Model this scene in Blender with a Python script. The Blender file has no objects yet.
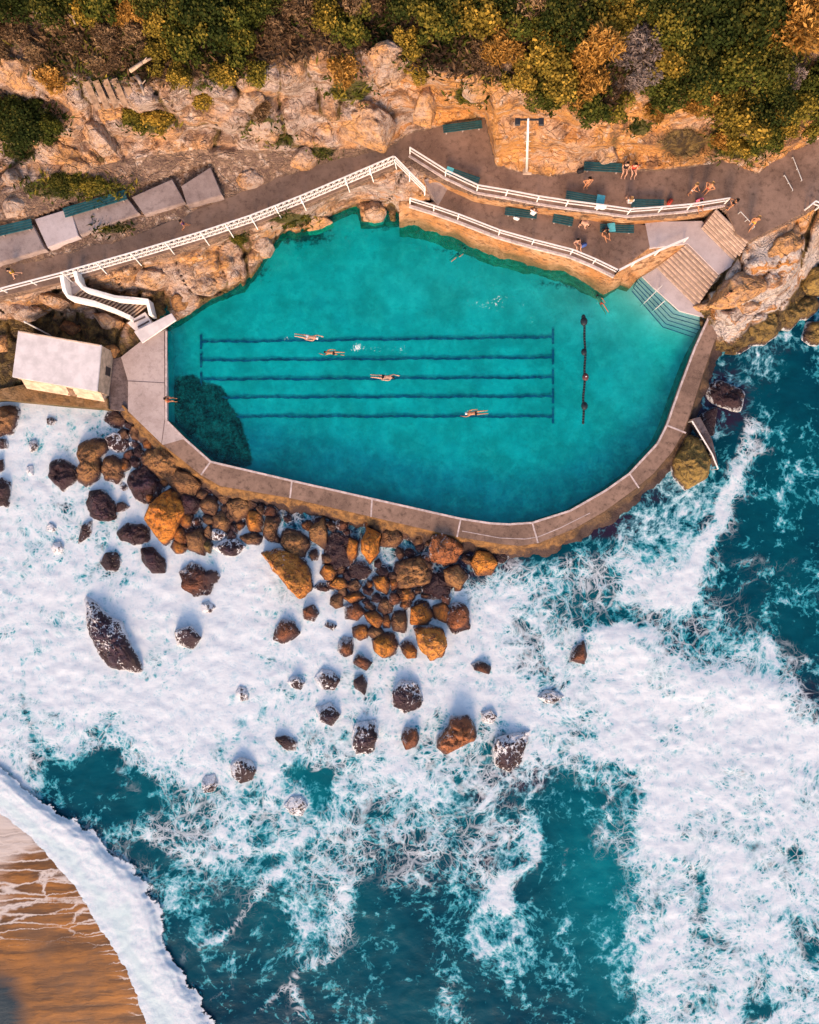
import bpy, bmesh, math, random
import numpy as np
from mathutils import Vector, Matrix, noise as mnoise

random.seed(7)
rng = np.random.default_rng(7)
SC = bpy.context.scene
COL = SC.collection
R = math.radians
H = 68.0          # height of the drone above the sea, metres
F = 800.0         # focal length in pixels
CX, CY = 409.5, 512.0

def W(px, py, z):
    """the place on the level z that the photograph shows at (px, py)"""
    s = (H - z) / F
    return Vector(((px - CX) * s, (CY - py) * s, z))

# ------------------------------------------------------------------ noise
_P = np.random.default_rng(3).permutation(256)
_P = np.concatenate([_P, _P, _P])
_G = np.random.default_rng(4).normal(size=(256, 3)); _G /= np.linalg.norm(_G, axis=1)[:, None]
def pn(x, y, z):
    x, y, z = np.broadcast_arrays(np.asarray(x, float), np.asarray(y, float), np.asarray(z, float))
    xi, yi, zi = np.floor(x).astype(int), np.floor(y).astype(int), np.floor(z).astype(int)
    xf, yf, zf = x - xi, y - yi, z - zi
    xi &= 255; yi &= 255; zi &= 255
    f = lambda t: t * t * t * (t * (t * 6 - 15) + 10)
    u, v, w = f(xf), f(yf), f(zf)
    def g(i, j, k):
        h = _P[_P[_P[(xi + i) & 255] + ((yi + j) & 255)] + ((zi + k) & 255)]
        gg = _G[h]
        return gg[..., 0] * (xf - i) + gg[..., 1] * (yf - j) + gg[..., 2] * (zf - k)
    l = lambda a, b, t: a + t * (b - a)
    return 1.6 * l(l(l(g(0,0,0), g(1,0,0), u), l(g(0,1,0), g(1,1,0), u), v),
             l(l(g(0,0,1), g(1,0,1), u), l(g(0,1,1), g(1,1,1), u), v), w)
def fbm(x, y, z, o=4, gain=.5):
    s, a = 0, 1
    for k in range(o):
        s = s + a * pn(x * 2**k + 17.3 * k, y * 2**k + 5.1 * k, z * 2**k)
        a *= gain
    return s
def sstep(a, b, x):
    t = np.clip((x - a) / (b - a), 0, 1)
    return t * t * (3 - 2 * t)

# ------------------------------------------------------------------ node helper
class NT:
    def __init__(self, name):
        self.m = bpy.data.materials.new(name); self.m.use_nodes = True
        self.t = self.m.node_tree; self.t.nodes.clear()
        self.out = self.n('ShaderNodeOutputMaterial')
    def n(self, kind, **kw):
        nd = self.t.nodes.new(kind)
        for k, v in kw.items(): setattr(nd, k, v)
        return nd
    def put(self, sock, v):
        if v is None: return
        if hasattr(v, 'is_output'): self.t.links.new(v, sock)
        elif isinstance(v, (tuple, list)) and len(v) == 3 and sock.type == 'RGBA': sock.default_value = (*v, 1)
        elif sock.type == 'RGBA' and isinstance(v, (int, float)): sock.default_value = (v, v, v, 1)
        else: sock.default_value = v
    def math(self, op, a, b=None, clamp=False):
        nd = self.n('ShaderNodeMath', operation=op, use_clamp=clamp)
        self.put(nd.inputs[0], a); self.put(nd.inputs[1], b)
        return nd.outputs[0]
    def add(self, a, b): return self.math('ADD', a, b)
    def sub(self, a, b): return self.math('SUBTRACT', a, b)
    def mul(self, a, b): return self.math('MULTIPLY', a, b)
    def mx(self, a, b): return self.math('MAXIMUM', a, b)
    def mn(self, a, b): return self.math('MINIMUM', a, b)
    def clamp(self, a): return self.math('ADD', a, 0.0, True)
    def sm(self, v, a, b, c=0.0, d=1.0, lin=False):
        nd = self.n('ShaderNodeMapRange', interpolation_type='LINEAR' if lin else 'SMOOTHSTEP')
        self.put(nd.inputs['Value'], v); self.put(nd.inputs['From Min'], a); self.put(nd.inputs['From Max'], b)
        self.put(nd.inputs['To Min'], c); self.put(nd.inputs['To Max'], d)
        return nd.outputs['Result']
    def mix(self, f, a, b, bt='MIX'):
        nd = self.n('ShaderNodeMix', data_type='RGBA', blend_type=bt)
        self.put(nd.inputs[0], f); self.put(nd.inputs[6], a); self.put(nd.inputs[7], b)
        return nd.outputs[2]
    def co(self, which='Object'): return self.n('ShaderNodeTexCoord').outputs[which]
    def vmul(self, v, s):
        nd = self.n('ShaderNodeVectorMath', operation='MULTIPLY'); self.put(nd.inputs[0], v); self.put(nd.inputs[1], s)
        return nd.outputs[0]
    def vadd(self, v, s):
        nd = self.n('ShaderNodeVectorMath', operation='ADD'); self.put(nd.inputs[0], v); self.put(nd.inputs[1], s)
        return nd.outputs[0]
    def noise(self, v, s, d=4, r=.55, col=False, dist=0):
        nd = self.n('ShaderNodeTexNoise'); self.put(nd.inputs['Vector'], v)
        nd.inputs['Scale'].default_value = s; nd.inputs['Detail'].default_value = d
        nd.inputs['Roughness'].default_value = r; nd.inputs['Distortion'].default_value = dist
        return nd.outputs['Color' if col else 'Fac']
    def vor(self, v, s, feat='DISTANCE_TO_EDGE', out='Distance', rnd=1.0):
        nd = self.n('ShaderNodeTexVoronoi', feature=feat); self.put(nd.inputs['Vector'], v)
        nd.inputs['Scale'].default_value = s
        nd.inputs['Randomness'].default_value = rnd
        return nd.outputs[out]
    def attr(self, name, out='Color'):
        nd = self.n('ShaderNodeAttribute', attribute_name=name); return nd.outputs[out]
    def rgb(self, c):
        nd = self.n('ShaderNodeSeparateColor'); self.put(nd.inputs[0], c); return nd.outputs
    def xyz(self, c):
        nd = self.n('ShaderNodeSeparateXYZ'); self.put(nd.inputs[0], c); return nd.outputs
    def bump(self, h, s=.5, d=.1, nrm=None):
        nd = self.n('ShaderNodeBump'); self.put(nd.inputs['Height'], h); self.put(nd.inputs['Strength'], s)
        self.put(nd.inputs['Distance'], d); self.put(nd.inputs['Normal'], nrm)
        return nd.outputs[0]
    def bsdf(self, col, rough=.8, nrm=None, spec=.3, **kw):
        nd = self.n('ShaderNodeBsdfPrincipled')
        self.put(nd.inputs['Base Color'], col); self.put(nd.inputs['Roughness'], rough)
        self.put(nd.inputs['Normal'], nrm); self.put(nd.inputs['Specular IOR Level'], spec)
        for k, v in kw.items(): self.put(nd.inputs[k], v)
        return nd.outputs[0]
    def done(self, sh):
        self.t.links.new(sh, self.out.inputs['Surface']); return self.m

# ------------------------------------------------------------------ object helpers
def link(name, me, mat=None, parent=None):
    o = bpy.data.objects.new(name, me); COL.objects.link(o)
    if mat is not None: me.materials.append(mat)
    if parent is not None: o.parent = parent
    return o
def obj(name, bm, mat, parent=None, smooth=False):
    me = bpy.data.meshes.new(name); bm.normal_update(); bm.to_mesh(me); bm.free()
    if smooth: me.polygons.foreach_set('use_smooth', [True] * len(me.polygons))
    return link(name, me, mat, parent)
def tag(o, label=None, cat=None, group=None, kind=None):
    if label: o['label'] = label
    if cat: o['category'] = cat
    if group: o['group'] = group
    if kind: o['kind'] = kind
    return o
def empty(name, loc, label, cat, group=None, rz=0):
    o = bpy.data.objects.new(name, None); COL.objects.link(o)
    o.location = loc; o.rotation_euler = (0, 0, rz); o.empty_display_size = .2
    return tag(o, label, cat, group)
def box(bm, c, s, rz=0, ry=0, bevel=0):
    m = Matrix.Translation(c) @ Matrix.Rotation(rz, 4, 'Z') @ Matrix.Rotation(ry, 4, 'Y') @ Matrix.Diagonal((*s, 1))
    r = bmesh.ops.create_cube(bm, size=1, matrix=m)
    if bevel:
        ed = list({e for v in r['verts'] for e in v.link_edges})
        bmesh.ops.bevel(bm, geom=ed, offset=bevel, segments=1, affect='EDGES')
def bar(bm, a, b, w, h=None):
    """square bar from a to b"""
    a, b = Vector(a), Vector(b); d = b - a; L = d.length
    if L < 1e-5: return
    h = h or w
    x = d / L
    up = Vector((0, 0, 1)) if abs(x.z) < .95 else Vector((0, 1, 0))
    y = up.cross(x).normalized(); zz = x.cross(y)
    m = Matrix((( x.x, y.x, zz.x, 0), (x.y, y.y, zz.y, 0), (x.z, y.z, zz.z, 0), (0, 0, 0, 1)))
    m = Matrix.Translation((a + b) / 2) @ m @ Matrix.Diagonal((L, w, h, 1))
    bmesh.ops.create_cube(bm, size=1, matrix=m)
def tube(bm, a, b, r, r2=None, seg=8):
    a, b = Vector(a), Vector(b); d = b - a
    m = Matrix.Translation((a + b) / 2) @ d.to_track_quat('Z', 'Y').to_matrix().to_4x4()
    bmesh.ops.create_cone(bm, cap_ends=True, segments=seg, radius1=r, radius2=r if r2 is None else r2, depth=d.length, matrix=m)
def prism_pts(bm, pts, zt, zb, spread=0):
    """vertical prism from a list of (x, y) world points; zt may be a list"""
    n = len(pts)
    zts = zt if isinstance(zt, (list, tuple)) else [zt] * n
    area = sum(pts[i][0] * pts[(i+1) % n][1] - pts[(i+1) % n][0] * pts[i][1] for i in range(n))
    if area < 0: pts = pts[::-1]; zts = list(zts)[::-1]
    top = [bm.verts.new((p[0], p[1], z)) for p, z in zip(pts, zts)]
    bot = [bm.verts.new((p[0], p[1], zb)) for p in pts]
    bm.faces.new(top); bm.faces.new(bot[::-1])
    for i in range(n):
        j = (i + 1) % n
        bm.faces.new((top[i], bot[i], bot[j], top[j]))
def prism(name, ppx, zt, zb, mat, parent=None, bevel=0):
    bm = bmesh.new()
    prism_pts(bm, [tuple(W(x, y, zt)[:2]) for x, y in ppx], zt, zb)
    if bevel:
        bmesh.ops.bevel(bm, geom=[e for e in bm.edges if abs(e.verts[0].co.z - zt) < 1e-4 and abs(e.verts[1].co.z - zt) < 1e-4],
                        offset=bevel, segments=2, affect='EDGES')
    return obj(name, bm, mat, parent)
def inpoly(x, y, poly):
    x = np.asarray(x); y = np.asarray(y); c = np.zeros(x.shape, bool)
    n = len(poly)
    for i in range(n):
        x1, y1 = poly[i]; x2, y2 = poly[(i + 1) % n]
        if y1 == y2: continue
        t = ((y1 > y) != (y2 > y)) & (x < (x2 - x1) * (y - y1) / (y2 - y1) + x1)
        c ^= t
    return c
def polydist(x, y, pts, closed=False):
    """distance of points to a polyline, and the fraction along it"""
    d = np.full(np.shape(x), 1e9)
    P_ = list(pts) + ([pts[0]] if closed else [])
    for (x1, y1), (x2, y2) in zip(P_[:-1], P_[1:]):
        l2 = max((x2 - x1) ** 2 + (y2 - y1) ** 2, 1e-9)
        t = np.clip(((x - x1) * (x2 - x1) + (y - y1) * (y2 - y1)) / l2, 0, 1)
        d = np.minimum(d, np.hypot(x - x1 - t * (x2 - x1), y - y1 - t * (y2 - y1)))
    return d
def grid_mesh(name, U, V, Z, mat, keep=None, attrs=None, smooth=True):
    """sheet with one vertex per (U, V) sample standing at height Z"""
    nv, nu = Z.shape
    s = (H - Z) / F
    co = np.stack([(U - CX) * s, (CY - V) * s, Z], -1).reshape(-1, 3)
    idx = np.arange(nv * nu).reshape(nv, nu)
    q = np.stack([idx[1:, :-1], idx[1:, 1:], idx[:-1, 1:], idx[:-1, :-1]], -1).reshape(-1, 4)
    if keep is not None:
        k = (keep[1:, :-1] | keep[1:, 1:] | keep[:-1, 1:] | keep[:-1, :-1]).reshape(-1)
        q = q[k]
        used = np.unique(q); remap = np.full(nv * nu, -1); remap[used] = np.arange(len(used))
        q = remap[q]; co = co[used]
    else: used = None
    me = bpy.data.meshes.new(name)
    me.from_pydata(co.tolist(), [], q.tolist())
    if smooth: me.polygons.foreach_set('use_smooth', [True] * len(me.polygons))
    for an, arr in (attrs or {}).items():
        a = arr.reshape(-1, 3)
        if used is not None: a = a[used]
        ca = me.color_attributes.new(an, 'FLOAT_COLOR', 'POINT')
        ca.data.foreach_set('color', np.concatenate([a, np.ones((len(a), 1))], 1).astype(np.float32).ravel())
    me.update()
    return link(name, me, mat)

# ------------------------------------------------------------------ materials
M = {}
def mat_plain(name, col, rough=.7, var=.15, scale=3, bump=.15, spec=.3, metal=0):
    t = NT(name); c = t.co()
    n = t.noise(c, scale, 5, .6)
    dark = tuple(v * (1 - var * 1.6) for v in col); lite = tuple(min(1, v * (1 + var)) for v in col)
    base = t.mix(t.sm(n, .3, .7), dark, lite)
    M[name] = t.done(t.bsdf(base, rough, t.bump(t.noise(c, scale * 6, 4), bump, .03), spec, Metallic=metal))
    return M[name]
def mat_concrete(name, col, stain, speck=.5, scale=1.0):
    t = NT(name); c = t.co()
    n1 = t.noise(c, .35 * scale, 5, .65); n2 = t.noise(c, 2.2 * scale, 6, .7); n3 = t.noise(c, 14 * scale, 3, .6)
    a = t.mix(t.sm(n1, .35, .68), col, stain)
    a = t.mix(t.mul(t.sm(n2, .47, .70), speck), a, tuple(v * .55 for v in stain))
    a = t.mix(t.mul(t.sm(n3, .45, .8), .35), a, tuple(min(.8, v * 1.35) for v in col))
    cr = t.vor(t.vadd(c, t.vmul(t.noise(c, .8, 4, .6, True), (.9, .9, .9))), .32)
    a = t.mix(t.mul(t.mul(t.sm(cr, .010, .002), t.sm(n1, .5, .62)), .3), a, tuple(v * .35 for v in stain))
    M[name] = t.done(t.bsdf(a, .88, t.bump(t.add(n2, t.mul(n3, .6)), .3, .04), .2))
    return M[name]
mat_concrete('asphalt', (.25, .163, .123), (.15, .097, .074), .7)
mat_concrete('terrace_concrete', (.27, .172, .130), (.155, .096, .072), .75)
mat_concrete('walkway_concrete', (.285, .182, .136), (.15, .095, .072), .85)
mat_concrete('deck_concrete', (.47, .38, .36), (.36, .28, .26), .45)
mat_concrete('pale_concrete', (.5, .43, .44), (.4, .33, .33), .3)
mat_concrete('stair_concrete', (.38, .285, .25), (.27, .195, .17), .5)
mat_plain('step_edge_sunlit', (.56, .40, .30), .8, .2, 3)  # warm strip that paints sunlit risers onto the step edges
mat_concrete('slab_concrete', (.34, .27, .255), (.22, .165, .155), .6)
mat_concrete('wet_concrete', (.17, .13, .13), (.07, .05, .05), .9, 2)
mat_plain('white_paint', (.78, .74, .72), .45, .06)
mat_plain('roof_white', (.66, .60, .60), .75, .10, 1.2)
mat_plain('wall_white', (.52, .38, .28), .8, .22, 2)
mat_plain('bench_teal', (.012, .075, .09), .5, .2)
mat_plain('dark_metal', (.03, .03, .035), .4, .1)
mat_plain('steel', (.55, .53, .52), .35, .08)
mat_plain('pale_metal', (.6, .56, .52), .5, .1)
mat_plain('timber', (.27, .17, .11), .85, .3, 4)
mat_plain('driftwood', (.42, .30, .22), .85, .2, 4)
mat_plain('rope_dark', (.012, .02, .03), .6, .2)
mat_plain('float_red', (.09, .025, .03), .5, .2)
mat_plain('pale_kerb', (.52, .42, .40), .8, .2, 3)
mat_plain('lane_blue', (.0, .055, .14), .8, .25, 2)
mat_plain('skin_tan', (.42, .19, .10), .6, .08)
mat_plain('skin_pale', (.56, .31, .21), .6, .08)
for nm, cc in dict(cloth_yellow=(.65, .36, .03), cloth_black=(.012, .012, .016), cloth_pink=(.62, .13, .22), cloth_white=(.75, .72, .72),
                   cloth_teal=(.10, .45, .52), cloth_blue=(.05, .10, .32), cloth_red=(.45, .05, .03), hair_dark=(.02, .012, .008),
                   hair_blond=(.35, .2, .08), cap_white=(.75, .75, .75), cloth_purple=(.12, .05, .14)).items():
    mat_plain(nm, cc, .75, .12, 8)

# masonry of the two retaining walls: weathered sandstone render
def mat_masonry(name):
    t = NT(name); c = t.co(); x, y, z = t.xyz(c)
    n1 = t.noise(c, .55, 6, .65); n2 = t.noise(t.vmul(c, (1, 1, 3.5)), 1.5, 6, .7)
    a = t.mix(t.sm(n1, .36, .62), (.44, .27, .155), (.36, .165, .06))
    a = t.mix(t.sm(n2, .46, .64), a, (.15, .075, .04))
    a = t.mix(t.mul(t.sm(z, 2.2, 1.0), t.sm(n1, .3, .6, .55, 1.)), a, (.085, .07, .035))
    M[name] = t.done(t.bsdf(a, .9, t.bump(t.add(n2, t.noise(c, 7, 5)), .8, .12), .15))
mat_masonry('masonry')

# sandstone terrain; 'mask' = rock, green, wet plus painted crevice shade
def mat_terrain():
    t = NT('sandstone_slope'); c = t.co()
    rk, gr, wet_shade = t.rgb(t.attr('mask'))[:3]
    x, y, z = t.xyz(c)
    warp = t.vadd(c, t.vmul(t.noise(c, .35, 4, .6, True), (2.2, 2.2, 1.2)))
    strata = t.noise(t.vmul(warp, (.25, .35, 2.3)), 1.2, 7, .65)
    n1 = t.noise(c, .28, 6, .6); n2 = t.noise(c, 1.6, 7, .68); n3 = t.noise(c, 7, 4, .6)
    a = t.mix(t.clamp(t.add(t.sm(n1, .40, .60), t.mul(t.sub(t.sm(x, -4, 6), .35), t.sm(y, 22, 26, 0, .75)))), (.42, .315, .27), (.56, .27, .09))
    a = t.mix(t.mul(t.sm(x, 22, 25.5), t.sm(y, 23.5, 20.5)), a, (.52, .44, .40))
    a = t.mix(t.sm(strata, .49, .62), a, t.mix(t.sm(x, -10, 4), (.30, .19, .135), (.46, .20, .06)))
    a = t.mix(t.mul(t.sm(n2, .52, .68), .75), a, (.62, .51, .44))
    a = t.mix(t.mul(t.sm(t.noise(c, .55, 6, .7), .52, .63), .75), a, (.17, .10, .07))
    a = t.mix(t.mul(t.sm(t.noise(t.vmul(warp, (.5, .5, .9)), .9, 6, .7), .52, .64), .85), a, (.15, .08, .05))
    crack = t.mn(t.vor(t.vmul(warp, (1, 1, 2.0)), .38), t.mul(t.vor(t.vmul(warp, (1, 1, 2.4)), 1.05), .8))
    ck = t.mul(t.sm(crack, .045, .004), t.sm(n2, .38, .55))
    a = t.mix(t.mul(ck, .22), a, (.07, .04, .028))
    # dirt and dry grass where it is not rock
    d = t.mix(t.sm(n2, .38, .62), (.135, .085, .068), (.26, .165, .115))
    d = t.mix(t.mul(t.sm(n3, .5, .66), .6), d, (.30, .21, .13))
    g = t.mix(t.sm(n3, .4, .62), (.03, .035, .012), (.11, .095, .03))
    d = t.mix(t.sm(t.add(gr, t.mul(t.sub(n2, .5), 1.1)), .35, .6), d, g)
    rkk = t.sm(t.add(rk, t.mul(t.sub(n2, .5), .9)), .38, .58)
    a = t.mix(rkk, d, a)
    gm = t.sm(t.add(gr, t.mul(t.sub(n2, .5), .8)), .55, .75)
    a = t.mix(t.mul(gm, rkk), a, (.09, .08, .025))
    w = t.mix(t.sm(n2, .4, .65), (.05, .033, .02), (.2, .13, .045))
    a = t.mix(t.sm(t.add(wet_shade, t.mul(t.sub(n2, .5), .9)), .3, .7), a, w)
    h = t.add(t.add(t.mul(n2, 1.0), t.mul(strata, 1.2)), t.add(t.mul(n3, .35), t.mul(ck, -.4)))
    M['terrain'] = t.done(t.bsdf(a, t.sm(wet_shade, 0, 1, .9, .55), t.bump(h, .95, .35), .2))
mat_terrain()

# boulders
def mat_rock(name, c1, c2, c3, wet=.0, foam=.0, rough=.8):
    t = NT(name); c = t.co(); rnd = t.n('ShaderNodeObjectInfo').outputs['Random']
    c = t.vadd(c, t.vmul(t.n('ShaderNodeObjectInfo').outputs['Location'], (.73, .91, 0)))
    x, y, z = t.xyz(t.n('ShaderNodeNewGeometry').outputs['Position'])
    n1 = t.noise(c, .55, 5, .6); n2 = t.noise(c, 2.6, 7, .68); n3 = t.noise(c, 10, 4, .65)
    a = t.mix(t.sm(t.add(n1, t.mul(t.sub(rnd, .5), .22)), .38, .62), c1, c2)
    a = t.mix(t.sm(n2, .47, .64), a, c3)
    a = t.mix(t.mul(t.sm(t.noise(t.vmul(c, (.6, .6, 3.2)), 1.9, 6, .7), .5, .66), .6), a, tuple(v * .45 for v in c3))
    warp = t.vadd(c, t.vmul(t.noise(c, 1.2, 3, .6, True), (.8, .8, .8)))
    ck = t.mul(t.sm(t.vor(t.vmul(warp, (1, 1.0, 1)), .75), .05, .005), t.sm(n1, .4, .6))
    a = t.mix(t.mul(ck, .2), a, (.02, .012, .01))
    a = t.mix(t.mul(t.sm(n3, .52, .70), .55), a, tuple(min(.8, v * 1.6) for v in c2))
    # wet dark skirt close to the water
    ws = t.sm(t.add(z, t.mul(t.sub(n2, .5), .7)), .85 + wet, .2 + wet)
    a = t.mix(ws, a, (.036, .014, .018))
    r = t.sm(ws, 0, 1, rough, .38)
    # thin water and foam running down the stone
    fl = t.noise(t.vadd(t.vmul(warp, (3.0, 1.1, 1.5)), (3, 1, 2)), 1.6, 4, .6)
    fe = t.sm(t.vor(t.vadd(c, t.vmul(t.noise(c, 2, 4, .6, True), (.9, .9, .9))), 2.3), .13, .02)
    fv = t.add(t.mul(fl, .84), t.mul(fe, .16))
    gx, gy, gz = t.xyz(t.co('Generated'))
    fv = t.add(fv, t.mul(t.add(t.sub(t.sub(gy, gx), t.mul(gz, .5)), .5), .22 if foam > .15 else 0.))
    fm = t.sm(t.add(t.add(fv, t.mul(t.sm(z, .75, .05), .22)), t.mul(t.sub(t.noise(c, .8, 4, .6), .5), .9)), .84 - foam * .5, .94 - foam * .5)
    a = t.mix(t.mul(fm, min(1, foam * 2 + .12)), a, (.72, .72, .76))
    r = t.mix(fm, r, .8)
    rim = t.sm(t.add(z, t.mul(t.sub(fl, .5), 1.3)), .20, .02)
    if wet > -1: a = t.mix(t.mul(rim, .85), a, (.60, .62, .66))
    h = t.add(t.add(n2, t.mul(n3, .45)), t.mul(ck, -.7))
    M[name] = t.done(t.bsdf(a, r, t.bump(h, 1.0, .24), .35))
mat_rock('rock_golden', (.52, .162, .022), (.66, .24, .034), (.16, .06, .025), 0, .04)
mat_rock('rock_brown', (.22, .105, .045), (.34, .165, .06), (.09, .042, .027), 0, .04)
mat_rock('rock_wine', (.050, .021, .040), (.085, .033, .047), (.024, .011, .026), .35, .10, .38)
mat_rock('rock_foamy', (.048, .021, .042), (.085, .038, .056), (.026, .013, .03), .35, .52, .4)
mat_rock('rock_red', (.22, .07, .03), (.33, .11, .035), (.09, .03, .02), .05, .22, .6)
mat_rock('rock_goldfoam', (.46, .16, .03), (.60, .24, .045), (.17, .055, .03), .05, .2, .7)
mat_rock('rock_olive', (.20, .125, .035), (.29, .185, .05), (.085, .055, .025), -.1, .03)
mat_rock('rock_sand', (.42, .315, .265), (.50, .26, .105), (.22, .13, .09), -9, .0)
mat_rock('rock_weed', (.001, .0022, .006), (.0015, .003, .008), (.0008, .0016, .004), -9, 0)

# the sea: 'foam' = density of foam, brightness of the water, purple shallow rock
def mat_sea():
    t = NT('sea_water'); c = t.co()
    dn, br, pu = t.rgb(t.attr('foam'))[:3]
    flow = t.vadd(c, t.vmul(t.vadd(t.noise(c, .16, 3, .55, True), (-.5, -.5, -.5)), (3.2, 3.2, 0)))
    w1 = t.vadd(flow, t.vmul(t.vadd(t.noise(c, .9, 4, .6, True), (-.5, -.5, -.5)), (.85, .85, 0)))
    w2 = t.vadd(flow, t.vmul(t.vadd(t.noise(c, 2.6, 4, .6, True), (-.5, -.5, -.5)), (.4, .4, 0)))
    e1 = t.vor(w1, .55); e2 = t.vor(w1, 1.25); e3 = t.vor(w2, 2.9)
    nb = t.noise(c, .30, 5, .6); nm = t.noise(w1, 1.3, 7, .72); nf = t.noise(w2, 5.5, 5, .7)
    # effective density, patchy
    dn = t.math('POWER', dn, 1.5)
    d = t.add(dn, t.mul(t.sub(nb, .5), t.sm(dn, .0, .35, .0, .55)))
    d = t.add(d, t.mul(t.sub(t.noise(flow, .75, 4, .65), .5), t.sm(dn, .1, .5, .0, .42)))
    d = t.mul(t.clamp(d), .865)
    # a veil of bubbles that thickens from turquoise to white, broken into round holes of many sizes
    c1 = t.vor(w1, .50, 'F1'); c2 = t.vor(w1, 1.25, 'F1'); c3 = t.vor(w2, 2.9, 'F1'); c4 = t.vor(w2, 6.0, 'F1')
    g = t.add(t.add(t.mul(c1, .34), t.mul(c2, .36)), t.add(t.mul(c3, .30), t.mul(c4, .20)))
    g = t.add(g, t.mul(t.sub(t.vor(t.vmul(flow, (1, .8, 1)), .2, 'F1'), .45), .46))
    g = t.add(g, t.mul(t.sub(nm, .5), .8))
    g = t.add(g, t.mul(t.sub(nf, .5), .35))
    v = t.sm(t.add(t.mul(d, 1.08), t.mul(t.sub(g, .62), 1.5)), .12, 1.0, lin=True)
    # crisp threads of foam on top
    k1 = t.sm(e1, t.add(t.mul(d, .12), .018), 0.0); k2 = t.sm(e2, t.add(t.mul(d, .17), .02), 0.0); k3 = t.sm(e3, t.add(t.mul(d, .22), .03), 0.0)
    ws = t.vadd(flow, t.vmul(t.vadd(t.noise(c, .8, 2, .5, True), (-.5, -.5, -.5)), (1.0, 1.0, 0)))
    eb = t.vor(ws, .36); em = t.vor(ws, .80)
    thread = t.mx(t.sm(eb, t.add(t.mul(d, .10), .016), .004), t.mul(t.sm(em, t.add(t.mul(d, .13), .02), .006), .85))
    thread = t.mul(thread, t.mul(t.sm(d, .10, .30), t.sm(t.add(nf, t.mul(nm, .8)), .66, .88)))
    lace = t.mx(t.mul(k1, .9), t.mx(k2, t.mul(k3, .8)))
    lace = t.mul(lace, t.mul(t.sm(t.add(nm, t.mul(d, .22)), .42, .62), t.sm(d, .06, .36)))
    lace = t.mul(lace, t.sm(t.add(t.noise(flow, .6, 3, .6), t.mul(d, .2)), .42, .60))
    lace = t.mx(lace, t.mul(thread, .72))
    speck = t.mul(t.sm(nf, .60, .69), t.mul(t.sm(d, .05, .25), t.sm(nm, .45, .58)))
    f = t.clamp(t.mx(v, t.mx(t.mul(lace, .95), t.mul(speck, .7))))
    # water colour
    nw = t.noise(c, .13, 4, .55)
    bb = t.clamp(t.add(br, t.mul(t.sub(nw, .5), .35)))
    deep = t.mix(bb, (.0, .024, .050), (.0, .135, .17))
    deep = t.mix(t.mul(t.sm(t.noise(w1, .55, 4, .6), .4, .65), .45), deep, t.mix(bb, (.0, .013, .027), (.0, .085, .115)))
    deep = t.mix(t.mul(t.sm(t.add(pu, t.mul(t.sub(nm, .5), .9)), .35, .7), .9), deep, (.022, .010, .028))
    veil = t.mix(t.sm(v, .04, .34), deep, t.mix(t.mul(pu, .7), (.02, .24, .30), (.06, .05, .09)))
    veil = t.mix(t.sm(v, .30, .60), veil, (.26, .46, .53))
    fc = t.mix(t.sm(t.add(t.mul(nm, .6), t.mul(nf, .4)), .38, .60), (.36, .49, .58), (.57, .63, .695))
    col = t.mix(t.sm(v, .55, .88), veil, fc)
    col = t.mix(t.mx(t.mul(lace, .92), t.mul(speck, .65)), col, (.59, .63, .68))
    bh = t.add(t.mul(nm, .6), t.mul(nf, .5))
    rip = t.add(t.noise(t.vmul(c, (1, 1.6, 1)), .8, 6, .62), t.mul(t.noise(c, 4.5, 4, .6), .18))
    nrm = t.bump(bh, t.mul(t.sm(v, .3, .9), .32), .10, t.bump(rip, .3, .16))
    M['sea'] = t.done(t.bsdf(col, t.sm(f, 0, .6, .22, .85), nrm, .10))
mat_sea()

def mat_wave():
    t = NT('breaking_wave'); c = t.co()
    ed, cr, _ = t.rgb(t.attr('wave'))[:3]
    w = t.vadd(c, t.vmul(t.vadd(t.noise(c, 1.4, 4, .6, True), (-.5, -.5, -.5)), (.9, .9, .4)))
    nm = t.noise(w, 1.5, 7, .72); nf = t.noise(w, 6, 5, .7)
    col = t.mix(t.sm(t.add(t.mul(nm, .6), t.mul(nf, .4)), .34, .6), (.44, .55, .61), (.60, .63, .68))
    tq = t.sm(t.add(cr, t.mul(t.sub(nm, .5), 1.6)), .35, .95)
    col = t.mix(t.mul(tq, .5), col, (.42, .58, .60))
    nrm = t.bump(t.add(nm, t.mul(nf, .4)), .35, .12)
    sh = t.bsdf(col, .8, nrm, .25)
    tr = t.n('ShaderNodeBsdfTransparent').outputs[0]
    mx = t.n('ShaderNodeMixShader')
    t.put(mx.inputs[0], t.sm(t.add(ed, t.add(t.mul(t.sub(nm, .5), 1.2), t.mul(t.sub(nf, .5), .8))), .30, .45)); t.put(mx.inputs[1], tr); t.put(mx.inputs[2], sh)
    M['wave'] = t.done(mx.outputs[0])
mat_wave()

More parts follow.
